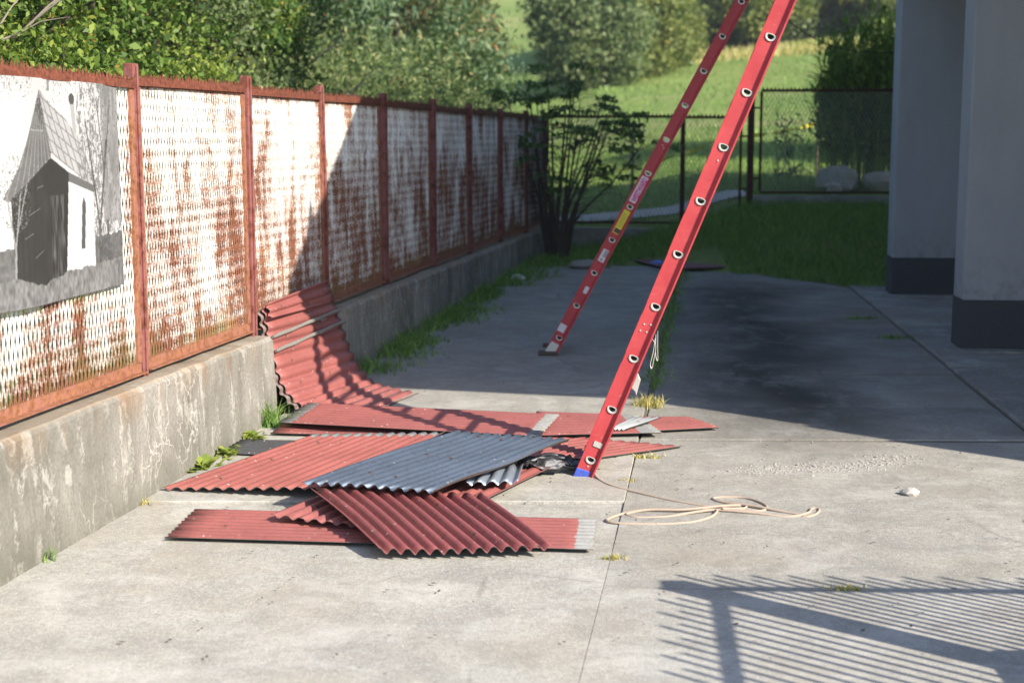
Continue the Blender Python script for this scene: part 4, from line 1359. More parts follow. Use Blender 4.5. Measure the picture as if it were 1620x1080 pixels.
# spalled patch: loose chips, nobody would count them
V = []; F = []
chips = [rock_mesh('chip', 1.0, s, 0.55, 1) for s in range(3)]
cv = [[(v.co.copy()) for v in c.vertices] for c in chips]; cf = [[tuple(p.vertices) for p in c.polygons] for c in chips]
b = MB()
for i in range(3000):
    t_ = random.random()
    cx0 = 1.25 + 1.0 * t_; cy0 = 7.93 + 0.33 * t_ * t_ + 0.05 * math.sin(t_ * 7)
    x = cx0 + random.gauss(0, 0.09); y = cy0 + random.gauss(0, 0.07) * (1.15 - t_ * 0.7)
    if i % 6 == 0: x = random.uniform(-1.6, 3.2); y = random.uniform(5.0, 9.6)
    s = random.choice([0.002, 0.004, 0.006, 0.009]) * (1.0 if i % 6 else 0.7) * (1.5 if i % 37 == 0 else 1)
    k = i % 3; a = random.uniform(0, 6.28); ca, sa = math.cos(a), math.sin(a)
    b.add([(x + (p.x * ca - p.y * sa) * s, y + (p.x * sa + p.y * ca) * s, gz(y) + p.z * s - 0.001) for p in cv[k]], cf[k])
for c in chips: bpy.data.meshes.remove(c)
tag(b.build('gravel', M['chips'], None, (1.7, 8, 0)), 'scatter of pale chips broken from the concrete', 'gravel', kind='stuff')
# damp dirt crumbs and dead leaves
b = MB()
for i in range(380):
    x = random.uniform(-1.6, 3.0); y = random.uniform(5.0, 9.8) if i % 3 else random.uniform(10, 17)
    if x < wx(y) + 0.05: continue
    s = random.uniform(0.004, 0.011); a = random.uniform(0, 6.28); h = random.uniform(0.001, 0.006)
    pts = [(x + s * math.cos(a + k * 1.57) * (1.6 if k % 2 else 0.7), y + s * math.sin(a + k * 1.57) * (1.6 if k % 2 else 0.7), gz(y) + 0.0155 + (h if k == 1 else 0)) for k in range(4)]
    b.add(pts, [(0, 1, 2, 3)])
tag(b.build('leaf_litter', M['bark'], None, (0.5, 7, 0)), 'tiny dead leaves and dirt crumbs strewn over the concrete', 'litter', kind='stuff')


def crumpled(name, r, mat, loc, label, seed, cat='litter'):
    bm = bmesh.new(); bmesh.ops.create_icosphere(bm, subdivisions=3, radius=r)
    r2 = random.Random(seed)
    for v in bm.verts:
        k = 1 + r2.uniform(-0.28, 0.28)
        v.co = Vector((v.co.x * k * 1.5, v.co.y * k, max(-0.2 * r, v.co.z * k * 0.6)))
    z0 = min(v.co.z for v in bm.verts)
    for v in bm.verts: v.co.z -= z0
    me = bpy.data.meshes.new(name); bm.to_mesh(me); bm.free()
    tag(link(name, me, mat, None, loc), label, cat)


crumpled('plastic_bag', 0.085, M['bluebag'], (1.93, 18.95, terrain(1.93, 18.95) - 0.01), 'crumpled blue plastic bag at the edge of the grass bank', 2, 'bag')
crumpled('plastic_scrap', 0.075, M['plastic'], (0.05, 17.3, gz(17.3) + 0.01), 'crumpled white scrap in the weeds at the wall foot', 4)
# stone or concrete lump by the back bush
tag(link('stone', rock_mesh('stone', 0.2, 9, 0.4), M['pad'], None, (0.95, 18.65, gz(18.6) - 0.04)), 'flat grey concrete lump in the shaded weeds near corner bush', 'stone')

# ================================================================== GATE BY THE DRIVE (casts the barred shadow)
gate = empty('picket_gate', (2.3, 4.55, 0), 'open metal picket gate beside the drive', 'gate')
GP = Vector((2.30, 4.56, 0))
b = MB(); b.box((GP.x - 0.055, GP.y - 0.055, -0.02), (GP.x + 0.055, GP.y + 0.055, 1.35))
b.build('gate_post', M['gate'], gate)


def leaf(p0, d, L, off):
    d = Vector(d).normalized(); p0 = Vector(p0)
    for z, h in ((1.27, 0.04), (0.5, 0.07), (0.14, 0.05)):
        b = MB(); b.beam(p0 + Vector((0, 0, z)), p0 + d * L + Vector((0, 0, z)), 0.03, h); b.build('rail', M['gate'], gate)
    n = int(L / 0.0805)
    for i in range(n):
        q = p0 + d * (0.06 + i * 0.0805); h = 1.46 if i % 2 == 0 else 1.40
        b = MB(); b.beam(q + Vector((0, 0, 0.1)), q + Vector((0, 0, h)), 0.016, 0.016, side=d)
        b.build('picket', M['gate'], gate)


leaf((2.40, 4.58, 0), (1, -0.03, 0), 2.2, 0)
leaf((2.37, 4.46, 0), (-0.085, -1, 0), 1.8, 0)

# ================================================================== PLANTS


def leaves(centres, size, seed, asp=0.55, droop=0.0, up=0.35, tone=None):
    """diamond leaves folded on the midrib: 4 verts, 1 quad each"""
    r2 = np.random.default_rng(seed); n = len(centres)
    d = r2.normal(size=(n, 3)); d[:, 2] -= droop; d /= np.linalg.norm(d, axis=1)[:, None]
    nn = r2.normal(size=(n, 3)); nn[:, 2] += up * 2
    sd = np.cross(d, nn); sd /= np.linalg.norm(sd, axis=1)[:, None] + 1e-9
    nr = np.cross(sd, d)
    s = size * np.clip(r2.lognormal(0.0, 0.35, (n, 1)), 0.45, 1.9)
    c = centres
    v = np.empty((n, 4, 3))
    v[:, 0] = c - d * s * 0.5
    v[:, 1] = c + sd * s * asp * 0.5 + nr * s * 0.10 - d * s * 0.05
    v[:, 2] = c + d * s * 0.5 - nr * s * 0.06
    v[:, 3] = c - sd * s * asp * 0.5 + nr * s * 0.10 - d * s * 0.05
    tn = r2.random(n) if tone is None else tone
    return v.reshape(-1, 3), np.arange(n * 4).reshape(-1, 4), np.repeat(tn, 4)


def crown(blobs, nclump, nleaf, crad, size, seed, asp=0.55, droop=0.0, shell=0.55):
    r2 = np.random.default_rng(seed)
    vol = np.array([b[1][0] * b[1][1] * b[1][2] for b in blobs]); vol = vol / vol.sum()
    cl = []
    for _ in range(nclump):
        c, rr = blobs[r2.choice(len(blobs), p=vol)]
        d = r2.normal(size=3); d /= np.linalg.norm(d)
        k = shell + (1 - shell) * r2.random() ** 0.6
        cl.append(np.array(c) + d * np.array(rr) * k)
    cl = np.array(cl)
    idx = r2.integers(0, nclump, nleaf)
    p = cl[idx] + r2.normal(size=(nleaf, 3)) * crad * np.array([1, 1, 0.75])
    ct = r2.normal(0, 0.13, nclump)
    tone = np.clip(r2.beta(2.0, 2.2, nleaf) * 0.9 + ct[idx] + 0.02, 0, 1)
    v, q, t_ = leaves(p, size, seed + 1, asp, droop, tone=tone)
    return v, q, t_, cl


def tree_meshes(kind, blobs, h0, trunk_r, nclump, nleaf, crad, size, seed, asp=0.55, droop=0.0, shell=0.55, limbs=26):
    v, q, t_, cl = crown(blobs, nclump, nleaf, crad, size, seed, asp, droop, shell)
    cm = fast_mesh(kind + '_crown', v, q, {'tone': t_})
    b = MB()
    topz = max(bb[0][2] + bb[1][2] * 0.5 for bb in blobs)
    r2 = random.Random(seed)
    tr = [(0, 0, -0.2), (r2.uniform(-.05, .05), r2.uniform(-.05, .05), h0 * 0.5), (r2.uniform(-.15, .15), r2.uniform(-.15, .15), h0), (r2.uniform(-.3, .3), r2.uniform(-.3, .3), topz)]
    tc = catmull(tr, 5)
    b.tube(tc, [trunk_r * (1.15 - 0.95 * k / (len(tc) - 1)) for k in range(len(tc))], 7)
    for i in range(min(limbs, len(cl))):
        c = Vector(cl[i]); k = min(0.9, max(0.25, (c.z / topz) * 0.75)); s0 = tc[int(k * (len(tc) - 1))]
        mid = s0.lerp(c, 0.5) + Vector((r2.uniform(-.1, .1), r2.uniform(-.1, .1), 0.12 * (c - s0).length))
        rr = trunk_r * 0.33 * (1.1 - k)
        b.tube(catmull([s0, mid, c], 4), [rr * (1.3 - 1.1 * j / 8) + 0.004 for j in range(9)], 5, cap=False)
    return cm, b.mesh(kind + '_trunk')


def place_tree(name, meshes, leafmat, loc, scale, rotz, label, group, cat='tree', bark='bark'):
    root = empty(name, loc, label, cat, group)
    root.rotation_euler = (0, 0, rotz)
    root.scale = scale if isinstance(scale, tuple) else (scale,) * 3
    for nm, me, m in (('trunk', meshes[1], M[bark]), ('crown', meshes[0], leafmat)):
        o = bpy.data.objects.new(nm, me); C.objects.link(o); o.parent = root
        if len(me.materials) == 0: me.materials.append(m)
        if me.materials[0] is not m:
            o.material_slots[0].link = 'OBJECT'; o.material_slots[0].material = m
    return root


# hedge shrubs right behind the rusty fence
hedge = [tree_meshes('hedge', [((0, 0, 2.3), (1.5, 1.5, 1.9)), ((0.7, 0.4, 1.5), (1.1, 1.2, 1.3)), ((-0.6, -0.5, 3.3), (1.1, 1.1, 1.2))], 1.2, 0.08, 300, 30000, 0.135, 0.054, 40 + s, 0.6, 0.35, 0.35, 60) for s in range(2)]
for i, (x, y, s, rz) in enumerate([(-4.5, 8.6, 1.0, 0.2), (-4.35, 10.9, 1.08, 2.1), (-4.1, 13.2, 1.0, 4.0), (-3.9, 15.3, 1.1, 1.2), (-3.6, 17.6, 1.05, 3.1), (-6.3, 11.8, 1.35, 5.0), (-6.6, 15.5, 1.5, 0.9), (-6.0, 8.4, 1.3, 3.3), (-5.6, 19.0, 1.5, 2.4)]):
    place_tree('hedge_shrub', hedge[i % 2], M['lf_hedge'] if i not in (3, 5) else M['lf_grey'], (x, y, terrain(x, y)), s, rz, 'dense green shrub with a few orange leaves right behind the rusty fence', 'hedge shrubs behind the rusty fence', 'shrub')
lime = tree_meshes('lime', [((0, 0, 1.2), (0.7, 0.7, 0.95))], 0.5, 0.03, 60, 7500, 0.13, 0.043, 61, 0.5, 0.5, 0.4)
for x, y, s, rz, l in ((-2.9, 9.2, 1.05, 0.3, 'yellow-green leafy bush peeking over the fence above the chapel poster'), (-2.75, 13.0, 1.08, 1.9, 'yellow-green leafy bush peeking over the fence beyond the poster panel')):
    place_tree('young_bush', lime, M['lf_lime'], (x, y, terrain(x, y)), s, rz, l, None, 'bush')
# bare dead branches leaning out of the hedge
for k, (x, y, z, L, lab) in enumerate(((-3.35, 18.2, 2.4, 1.5, 'bare grey dead branch arching high out of the hedge'), (-3.0, 17.6, 2.1, 1.25, 'bare grey dead branch low over the fence top'), (-3.3, 9.0, 2.4, 1.0, 'bare twisted branch in the hedge over the poster'))):
    b = MB(); base = Vector((x - 0.5, y, z - 1.9))
    d = Vector((0.86, 0.1, 0.42 if k != 1 else 0.2)).normalized()
    main = [base, Vector((x - 0.4, y, z - 0.9)), Vector((x, y, z)) - d * 0.1] + [Vector((x, y, z)) + d * L * t_ + Vector((0, 0, 0.05 * math.sin(9 * t_ + k))) for t_ in (0.3, 0.6, 0.85, 1.0)]
    mc = catmull(main, 5)
    b.tube(mc, [(0.022 if k < 2 else 0.009) * (1.1 - j / len(mc)) + 0.003 for j in range(len(mc))], 6)
    for j in range(8):
        s0 = mc[int(len(mc) * (0.45 + 0.06 * j))]
        e = s0 + (d + Vector((random.uniform(-.4, .4), random.uniform(-.3, .3), random.uniform(-.2, .8)))).normalized() * random.uniform(0.25, 0.55)
        b.tube([s0, s0.lerp(e, 0.5) + Vector((0, 0, 0.03)), e], [0.008, 0.005, 0.002], 5)
    o = b.build('dead_branch', M['deadwood'], None, base)
    tag(o, lab, 'branch')

# tall weeds behind the far fence panels: one mass
def blades(pts, hgt, wid, lean, seed, segs=3, tone=None):
    """upright tapering blades: pts (n,3), hgt (n,), quads"""
    r2 = np.random.default_rng(seed); n = len(pts)
    a = r2.uniform(0, 2 * np.pi, n); dr = np.stack([np.cos(a), np.sin(a), np.zeros(n)], 1)
    a2 = r2.uniform(0, 2 * np.pi, n); sd = np.stack([np.cos(a2), np.sin(a2), np.zeros(n)], 1)
    ln = lean * r2.uniform(0.2, 1.5, n)
    V = np.empty((n, segs + 1, 2, 3)); w = wid * r2.uniform(0.7, 1.3, n)
    for k in range(segs + 1):
        t_ = k / segs
        c = pts + np.stack([np.zeros(n), np.zeros(n), hgt * (t_ - 0.25 * ln * t_ * t_)], 1) + dr * (hgt * ln * t_ * t_)[:, None]
        ww = (w * (1 - t_) ** 0.7 * 0.5 + 0.0004)[:, None]
        V[:, k, 0] = c - sd * ww; V[:, k, 1] = c + sd * ww
    Q = []
    base = np.arange(n)[:, None] * (segs + 1) * 2
    for k in range(segs):
        Q.append(np.concatenate([base + 2 * k, base + 2 * k + 1, base + 2 * k + 3, base + 2 * k + 2], 1))
    Q = np.concatenate(Q, 0)
    tn = np.repeat(r2.beta(2, 2, n) if tone is None else tone, (segs + 1) * 2)
    return V.reshape(-1, 3), Q, tn


def join(parts):
    V = []; Q = []; T = []; k = 0
    for v, q, t_ in parts:
        V.append(v); Q.append(q + k); T.append(t_); k += len(v)
    return np.concatenate(V), np.concatenate(Q), np.concatenate(T)


n = 900
wxp = rng.uniform(-5.0, 0.6, n); wyp = rng.uniform(22.2, 28.5, n)
keep = wxp < -0.6 + 0.35 * rng.random(n) + 0.03 * (wyp - 22)
wxp, wyp = wxp[keep], wyp[keep]
wp = np.array([(x, y, terrain(float(x), float(y)) - 0.02) for x, y in zip(wxp, wyp)])
wh = rng.uniform(1.9, 3.0, len(wp)) * np.interp(wp[:, 0], [-5, -1.2, 0.2], [1.15, 0.95, 0.6])
st = blades(wp, wh, 0.014, 0.12, 71, 4)
lp = []
for i in range(len(wp)):
    m = 34
    f = rng.uniform(0.15, 1.02, m)
    lp.append(np.stack([wp[i, 0] + rng.normal(0, 0.085, m), wp[i, 1] + rng.normal(0, 0.085, m), wp[i, 2] + wh[i] * f], 1))
lp = np.concatenate(lp)
lv = leaves(lp, 0.105, 72, 0.22, 0.0, up=-0.1)
v, q, t_ = join([st, lv])
tag(link('tall_weeds', fast_mesh('tall_weeds', v, q, {'tone': t_}), M['lf_weed']), 'mass of tall feathery weeds behind the shaded end of the fence', 'weeds', kind='stuff')

# mid-distance trees and bushes
willow = tree_meshes('willow', [((0, 0, 3.2), (2.0, 2.0, 2.3)), ((0.8, 0.3, 2.2), (1.6, 1.6, 1.5)), ((-0.6, 0, 4.6), (1.3, 1.3, 1.3))], 1.5, 0.13, 170, 17000, 0.26, 0.15, 81, 0.26, 0.3, 0.5)
round_t = tree_meshes('round', [((0, 0, 4.0), (2.6, 2.6, 2.6)), ((1.0, 0.4, 2.9), (2.0, 2.0, 1.6)), ((-1.0, -0.3, 5.4), (1.7, 1.7, 1.6))], 1.8, 0.18, 180, 17000, 0.34, 0.21, 83, 0.6, 0.2, 0.5)
loose = tree_meshes('loose', [((0, 0, 3.6), (1.9, 1.9, 3.0)), ((0.3, 0, 6.4), (1.2, 1.2, 1.8)), ((-0.9, 0.4, 2.6), (1.4, 1.4, 1.6))], 2.2, 0.13, 120, 11000, 0.36, 0.20, 85, 0.6, 0.2, 0.3)
# scots-pine-like
pine = tree_meshes('pine', [((0, 0, 3.5), (2.0, 2.0, 1.5)), ((0.2, 0, 5.5), (1.6, 1.6, 1.3)), ((-0.1, 0, 7.4), (1.0, 1.0, 1.3))], 3.0, 0.16, 130, 13000, 0.28, 0.19, 87, 0.18, -0.2, 0.4)


def tz(x, y): return terrain(x, y) - (0.05 if y < 58 else 1.5)


for x, y, s, rz, lab in ((-2.55, 31.5, 1.08, 0.3, 'bluish willow bush with brown tips left of bright meadow gap'), (-4.6, 29.5, 1.15, 2.2, 'bluish willow bush rising behind the tall weeds'), (-0.95, 33, 0.48, 4.4, 'smaller bluish willow bush behind corner bush')):
    place_tree('willow_bush', willow, M['lf_willow'], (x, y, tz(x, y)), s, rz, lab, None, 'bush')
place_tree('brown_tree', round_t, M['lf_brown'], (-3.1, 36, tz(-3.1, 36)), 1.0, 1.0, 'browning round tree between hedge and bluish willows', None)
for i, (x, y, s, rz) in enumerate(((-9, 27, 1.0, 0.4), (-12, 24, 1.1, 2.0), (-9.5, 33, 1.1, 3.7), (-7, 38, 1.0, 5.1), (-14, 31, 1.3, 1.4), (-18, 26, 1.3, 2.6), (-10.5, 20, 1.1, 4.2))):
    place_tree('meadow_tree', round_t, M['lf_hedge'], (x, y, tz(x, y)), s, rz, 'rounded green tree in the row behind the hedge', 'trees behind the hedge')
for i, (x, y, s, rz) in enumerate(((3.2, 62, 0.95, 0.1), (4.2, 66, 0.92, 2.2), (6.0, 70, 0.95, 4.1), (4.6, 76, 1.25, 5.0), (7.8, 75, 0.80, 1.3), (-4.4, 60, 0.95, 3.4), (-6.4, 66, 1.2, 0.7))):
    place_tree('field_tree', loose if i % 2 else round_t, M['lf_birch'] if i % 3 else M['lf_grey'], (x, y, tz(x, y)), s, rz, ('yellowing tree along the top edge of the meadow' if i % 3 else 'greyer green tree among yellowing ones along the meadow edge'), 'yellowing trees along the meadow')
for i, (x, y, s, rz) in enumerate(((8.3, 83, 1.05, 0.3), (9.8, 86, 1.15, 2.4), (11.3, 90, 1.0, 4.0), (6.4, 92, 1.1, 1.1))):
    place_tree('pine_tree', pine, M['lf_pine'], (x, y, tz(x, y)), s, rz, 'dark pine among yellowing trees at the meadow top', 'dark pines at the meadow top')
k = 0
for row, (yy, n, x0, x1) in enumerate(((88, 9, 12, 33), (96, 11, 6, 36), (104, 12, 4.2, 40))):
    for i in range(n):
        x = x0 + (x1 - x0) * (i + 0.5) / n + random.uniform(-0.8, 0.8); y = yy + random.uniform(-2.5, 2.5)
        if row == 2 and x < 1: continue
        s = random.uniform(1.05, 1.45)
        place_tree('wood_tree', (round_t, loose, willow)[k % 3], M['lf_grey'] if k % 4 else M['lf_birch'], (x, y, tz(x, y)), (s * 1.1, s * 1.1, s), random.uniform(0, 6), 'grey-green tree in the wood above the meadow', 'trees of the wood above the meadow')
        k += 1
for i, (x, y, s) in enumerate(((-9, 92, 1.5), (-13, 88, 1.6), (-17, 95, 1.6), (-6.8, 98, 1.3), (-22, 90, 1.7))):
    place_tree('wood_tree', (round_t, loose)[i % 2], M['lf_grey'], (x, y, tz(x, y)), s, i * 1.3, 'grey-green tree standing left of bright far field', 'trees left of the far field')
# unseen tree behind the house, added to shade the lawn
place_tree('shade_tree', round_t, M['lf_dark'], (10.2, 27.0, tz(10.2, 27.0)), (0.85, 0.85, 0.85), 0.5, 'dark leafy unseen tree added behind the house columns to shade the lawn', None)

# elder bush in the yard corner
eb = empty('elder_bush', (0.62, 19.9, terrain(0.62, 19.9)), 'dark many-stemmed bush with feathery leaves in the fence corner', 'bush')
b = MB(); r2 = random.Random(12); tips = []
for i in range(26):
    a = r2.uniform(0, 6.28); sp = r2.uniform(0.1, 1.05); h = r2.uniform(1.9, 3.2) * (1.0 - 0.2 * sp)
    p0 = Vector((0.62 + 0.12 * math.cos(a), 19.9 + 0.12 * math.sin(a), 0.15))
    p3 = p0 + Vector((sp * math.cos(a) + 0.12, sp * math.sin(a) * 0.8, h))
    pc_ = catmull([p0, p0 + Vector((0.12 * math.cos(a), 0.12 * math.sin(a), h * 0.35)), p0.lerp(p3, 0.62) + Vector((0, 0, 0.12)), p3], 5)
    b.tube(pc_, [0.019 * (1.05 - j / len(pc_)) + 0.003 for j in range(len(pc_))], 6)
    for j in range(7):
        k = 0.36 + 0.09 * j
        s0 = pc_[int(k * (len(pc_) - 1))]
        aa = a + r2.uniform(-1.5, 1.5)
        e = s0 + Vector((math.cos(aa) * 0.38, math.sin(aa) * 0.32, r2.uniform(0.0, 0.22)))
        b.tube([s0, s0.lerp(e, 0.5) + Vector((0, 0, 0.05)), e], [0.006, 0.004, 0.002], 5, cap=False)
        tips.append((e, aa))
    tips.append((p3, a))
b.build('stems', M['bark'], eb)
lc = []
for e, a in tips:
    if r2.random() < float(np.interp(e.z, [0.6, 1.2, 2.1], [0.97, 0.82, 0.30])): continue
    for f in range(3 if e.z < 2.0 else 6):
        aa = a + r2.uniform(-0.9, 0.9); d = Vector((math.cos(aa), math.sin(aa), r2.uniform(-0.25, 0.15)))
        sd = Vector((-d.y, d.x, 0))
        for m in range(7):                       # pinnate fronds
            tt = 0.06 + 0.055 * (m // 2 + 1)
            off = sd * (0.045 if m % 2 else -0.045) * (1 if m < 6 else 0)
            lc.append(e + d * tt + off + Vector((0, 0, -0.02 * tt * 8 + r2.uniform(-.012, .012))))
v, q, t_ = leaves(np.array([tuple(p) for p in lc]), 0.085, 90, 0.42, 0.12, up=0.9)
o_ = np.array(W_LOC[eb.name])
link('crown', fast_mesh('elder_crown', v - o_, q, {'tone': t_}), M['lf_dark'], eb, W_LOC[eb.name])

# tall reed-like clump outside the mesh panel
rb = empty('reed_clump', (5.75, 23.4, terrain(5.75, 23.4)), 'tall arching green reed clump behind raised mesh panel', 'reeds')
n = 420
a = rng.uniform(0, 2 * np.pi, n); rr = np.sqrt(rng.random(n)) * 0.95
cp = np.stack([5.85 + rr * np.cos(a), 23.5 + rr * np.sin(a) * 0.8, np.full(n, terrain(5.75, 23.4) - 0.05)], 1)
ch = rng.uniform(1.6, 2.75, n) * (1.08 - 0.2 * rr)
st = blades(cp, ch, 0.016, 0.16, 91, 4)
r3 = np.random.default_rng(93)
B = []
for i in range(n):
    for j in range(9):
        f = r3.uniform(0.35, 1.0)
        B.append((cp[i, 0] + r3.normal(0, 0.03), cp[i, 1] + r3.normal(0, 0.03), cp[i, 2] + ch[i] * f))
B = np.array(B)
lf = blades(B, r3.uniform(0.25, 0.55, len(B)), 0.034, 1.25, 94, 4)
bl = leaves(B[r3.integers(0, len(B), 5200)] + r3.normal(0, 0.09, (5200, 3)), 0.11, 95, 0.4, 0.3)
lf = join([lf, bl])
o_ = np.array(W_LOC[rb.name])
link('stems', fast_mesh('reed_stems', st[0] - o_, st[1], {'tone': st[2]}), M['lf_reed'], rb, W_LOC[rb.name])
link('leaves', fast_mesh('reed_leaves', lf[0] - o_, lf[1], {'tone': lf[2]}), M['lf_reed'], rb, W_LOC[rb.name])
# a thinner tall weed beside it
tw_ = empty('tall_weed', (4.45, 23.2, terrain(4.45, 23.2)), 'thin leafy tall weed seen through the raised mesh panel', 'weed')
cp = np.stack([4.45 + rng.normal(0, 0.16, 16), 23.2 + rng.normal(0, 0.12, 16), np.full(16, terrain(4.45, 23.2) - 0.03)], 1)
ch = rng.uniform(0.9, 1.45, 16); st = blades(cp, ch, 0.012, 0.2, 96, 4)
lp = np.concatenate([np.stack([cp[i, 0] + rng.normal(0, 0.06, 14), cp[i, 1] + rng.normal(0, 0.06, 14), cp[i, 2] + ch[i] * rng.uniform(0.2, 1, 14)], 1) for i in range(16)])
v, q, t_ = join([st, leaves(lp, 0.12, 97, 0.25)])
link('stems_and_leaves', fast_mesh('tall_weed', v - np.array(W_LOC[tw_.name]), q, {'tone': t_}), M['lf_willow'], tw_, W_LOC[tw_.name])

# grass on the bank and on the lawn behind the fence
def terr_pts(n, x0, x1, y0, y1, cond, seed):
    r2 = np.random.default_rng(seed); P = []
    while len(P) < n:
        x = r2.uniform(x0, x1); y = r2.uniform(y0, y1)
        if cond(x, y): P.append((x, y, terrain(x, y) - 0.01))
    return np.array(P)


bp = terr_pts(21000, 0.4, 6.0, 16.4, 21.1, lambda x, y: y > bank_start(x) - 0.12 + 0.1 * math.sin(x * 9) and x > wx(y) + 0.1 and not (1.5 < x < 2.75 and y < 19.4) and (x > 1.6 or y > 19.2 or math.sin(x * 13 + y * 7) > 0.2), 101)
v, q, t_ = blades(bp, np.random.default_rng(102).uniform(0.07, 0.19, len(bp)), 0.011, 0.75, 103, 3)
tag(link('grass', fast_mesh('bank_grass', v, q, {'tone': t_}), M['lf_grass']), 'long shaded grass on the bank below the mesh fence', 'grass', kind='stuff')
lp = terr_pts(16000, 0.2, 9.5, 21.5, 34, lambda x, y: not (y > 21.9 and y < 23.0 and x < 3.6) and x < 0.45 * y, 105)
v, q, t_ = blades(lp, np.random.default_rng(106).uniform(0.06, 0.15, len(lp)), 0.016, 0.5, 107, 2)
tag(link('grass', fast_mesh('lawn_grass', v, q, {'tone': t_}), M['lf_grass']), 'short lawn grass just beyond the mesh fence', 'grass', kind='stuff')
mp = terr_pts(6000, -4, 24, 34, 78, lambda x, y: -0.06 * y < x < 0.33 * y, 108)
v, q, t_ = blades(mp, np.random.default_rng(109).uniform(0.10, 0.24, len(mp)), 0.05, 0.6, 110, 2)
tag(link('grass', fast_mesh('meadow_tufts', v, q, {'tone': t_}), M['lf_grass']), 'sunlit meadow grass up the slope', 'grass', kind='stuff')
dp_ = terr_pts(2600, 1.0, 30, 72, 82, lambda x, y: 0.02 * y < x < 0.36 * y and y > 74 + 0.12 * x, 111)
v, q, t_ = blades(dp_, np.random.default_rng(112).uniform(0.3, 0.75, len(dp_)), 0.08, 0.4, 113, 2)
tag(link('dry_grass', fast_mesh('dry_grass', v, q, {'tone': t_}), M['lf_dry']), 'strip of dry uncut grass below the wood', 'grass', kind='stuff')
# under the fence behind the wall
hp_ = np.array([(fx.x, fx.y, 0.54) for fx in (fpt(yy, -random.uniform(0.18, 0.7)) for yy in np.random.default_rng(3).uniform(7, 21, 3800))])
v, q, t_ = blades(hp_, np.random.default_rng(5).uniform(0.06, 0.22, len(hp_)), 0.010, 0.5, 114, 3)
tag(link('grass', fast_mesh('verge_grass', v, q, {'tone': t_}), M['lf_grass']), 'green grass growing behind wall under the fence', 'grass', kind='stuff')
# weeds along the wall foot in the shade
P = []
r4 = np.random.default_rng(8)
for i in range(5200):
    y = r4.uniform(10.95, 19.5); w = 0.34 + 0.12 * math.sin(y * 2.3) + 0.05 * math.sin(y * 6.1) + (0.28 * sstep(16.5, 18.5, y))
    o_ = abs(r4.normal(0, 0.5)) * w
    if o_ > w * 1.25 or math.sin(y * 3.7) + 0.6 * math.sin(y * 9.1) + r4.uniform(-0.9, 0.9) < -0.5: continue
    P.append((wx(y) + 0.03 + o_, y, gz(y) + 0.002, o_ / w))
P = np.array(P)
v, q, t_ = blades(P[:, :3], r4.uniform(0.05, 0.17, len(P)) * (1.15 - 0.6 * P[:, 3]), 0.013, 0.9, 115, 3)
tag(link('grass', fast_mesh('wall_foot_grass', v, q, {'tone': t_}), M['lf_grass']), 'grass and weeds along the shaded foot of the wall', 'grass', kind='stuff')
# grass in the joint between the two rows of slabs
P = []
for i in range(2100):
    y = r4.uniform(10.4, 18.2)
    dens = 0.5 + 0.5 * math.sin(y * 3.1) * math.sin(y * 1.3 + 1)
    if r4.random() > 0.25 + 0.75 * dens: continue
    P.append((jx(y) + r4.normal(0, 0.035 + 0.03 * dens + 0.05 * sstep(15.5, 17.5, y)), y, gz(y) - 0.01))
P = np.array(P)
v, q, t_ = blades(P, r4.uniform(0.03, 0.10, len(P)), 0.009, 0.8, 116, 3)
tag(link('grass', fast_mesh('joint_grass', v, q, {'tone': t_}), M['lf_grass']), 'thin line of grass in the joint between slab rows', 'grass', kind='stuff')


def tuft(x, y, n, rad, h, mat, label, seed, wid=0.009, lean=0.7, cat='grass tuft', squash=0.6, name='grass_tuft'):
    r2 = np.random.default_rng(seed)
    p = np.stack([r2.normal(0, rad, n), r2.normal(0, rad * squash, n), np.full(n, -0.005)], 1)
    v, q, t_ = blades(p, r2.uniform(0.5, 1.2, n) * h, wid, lean, seed + 1, 3)
    o = link(name, fast_mesh(name, v, q, {'tone': t_}), M[mat], None, (x, y, gz(y) + 0.004))
    tag(o, label, cat)


tuft(-1.56, 9.08, 170, 0.055, 0.20, 'lf_grass', 'bushy green grass tuft at the wall foot under bent sheet', 121)
tuft(0.925, 9.74, 150, 0.055, 0.10, 'lf_dry', 'yellowish grass tuft in the slab joint behind red sheets', 122)
tuft(0.76, 8.27, 80, 0.06, 0.035, 'lf_dry', 'low mossy tuft in the joint right of sunlit ladder foot', 123, squash=0.35)
tuft(0.62, 7.72, 50, 0.03, 0.03, 'lf_dry', 'sparse dry tuft in the joint beside start of the rope', 124, squash=0.5)
tuft(0.46, 6.30, 60, 0.03, 0.03, 'lf_dry', 'sparse dry tuft in the joint in front of the rope', 125, squash=0.5)
tuft(1.40, 5.86, 60, 0.03, 0.024, 'lf_dry', 'small reddish green weed inside the barred gate shadow', 126, squash=0.4, cat='weed', name='weed')
tuft(-1.93, 7.28, 70, 0.035, 0.04, 'lf_dry', 'flat dry grass patch at wall foot near wide sheet corner', 127)
tuft(-2.10, 6.28, 50, 0.035, 0.07, 'lf_grass', 'small green tuft at the wall foot below the poster', 128)
tuft(3.40, 14.0, 90, 0.10, 0.05, 'lf_grass', 'low green weed in joint beside the farther column', 129, squash=0.3)
tuft(3.42, 12.82, 90, 0.09, 0.05, 'lf_grass', 'low green weed in joint by carport floor edge', 130, squash=0.35)
# broad-leaved weeds (dandelion-like rosettes) at the wall foot


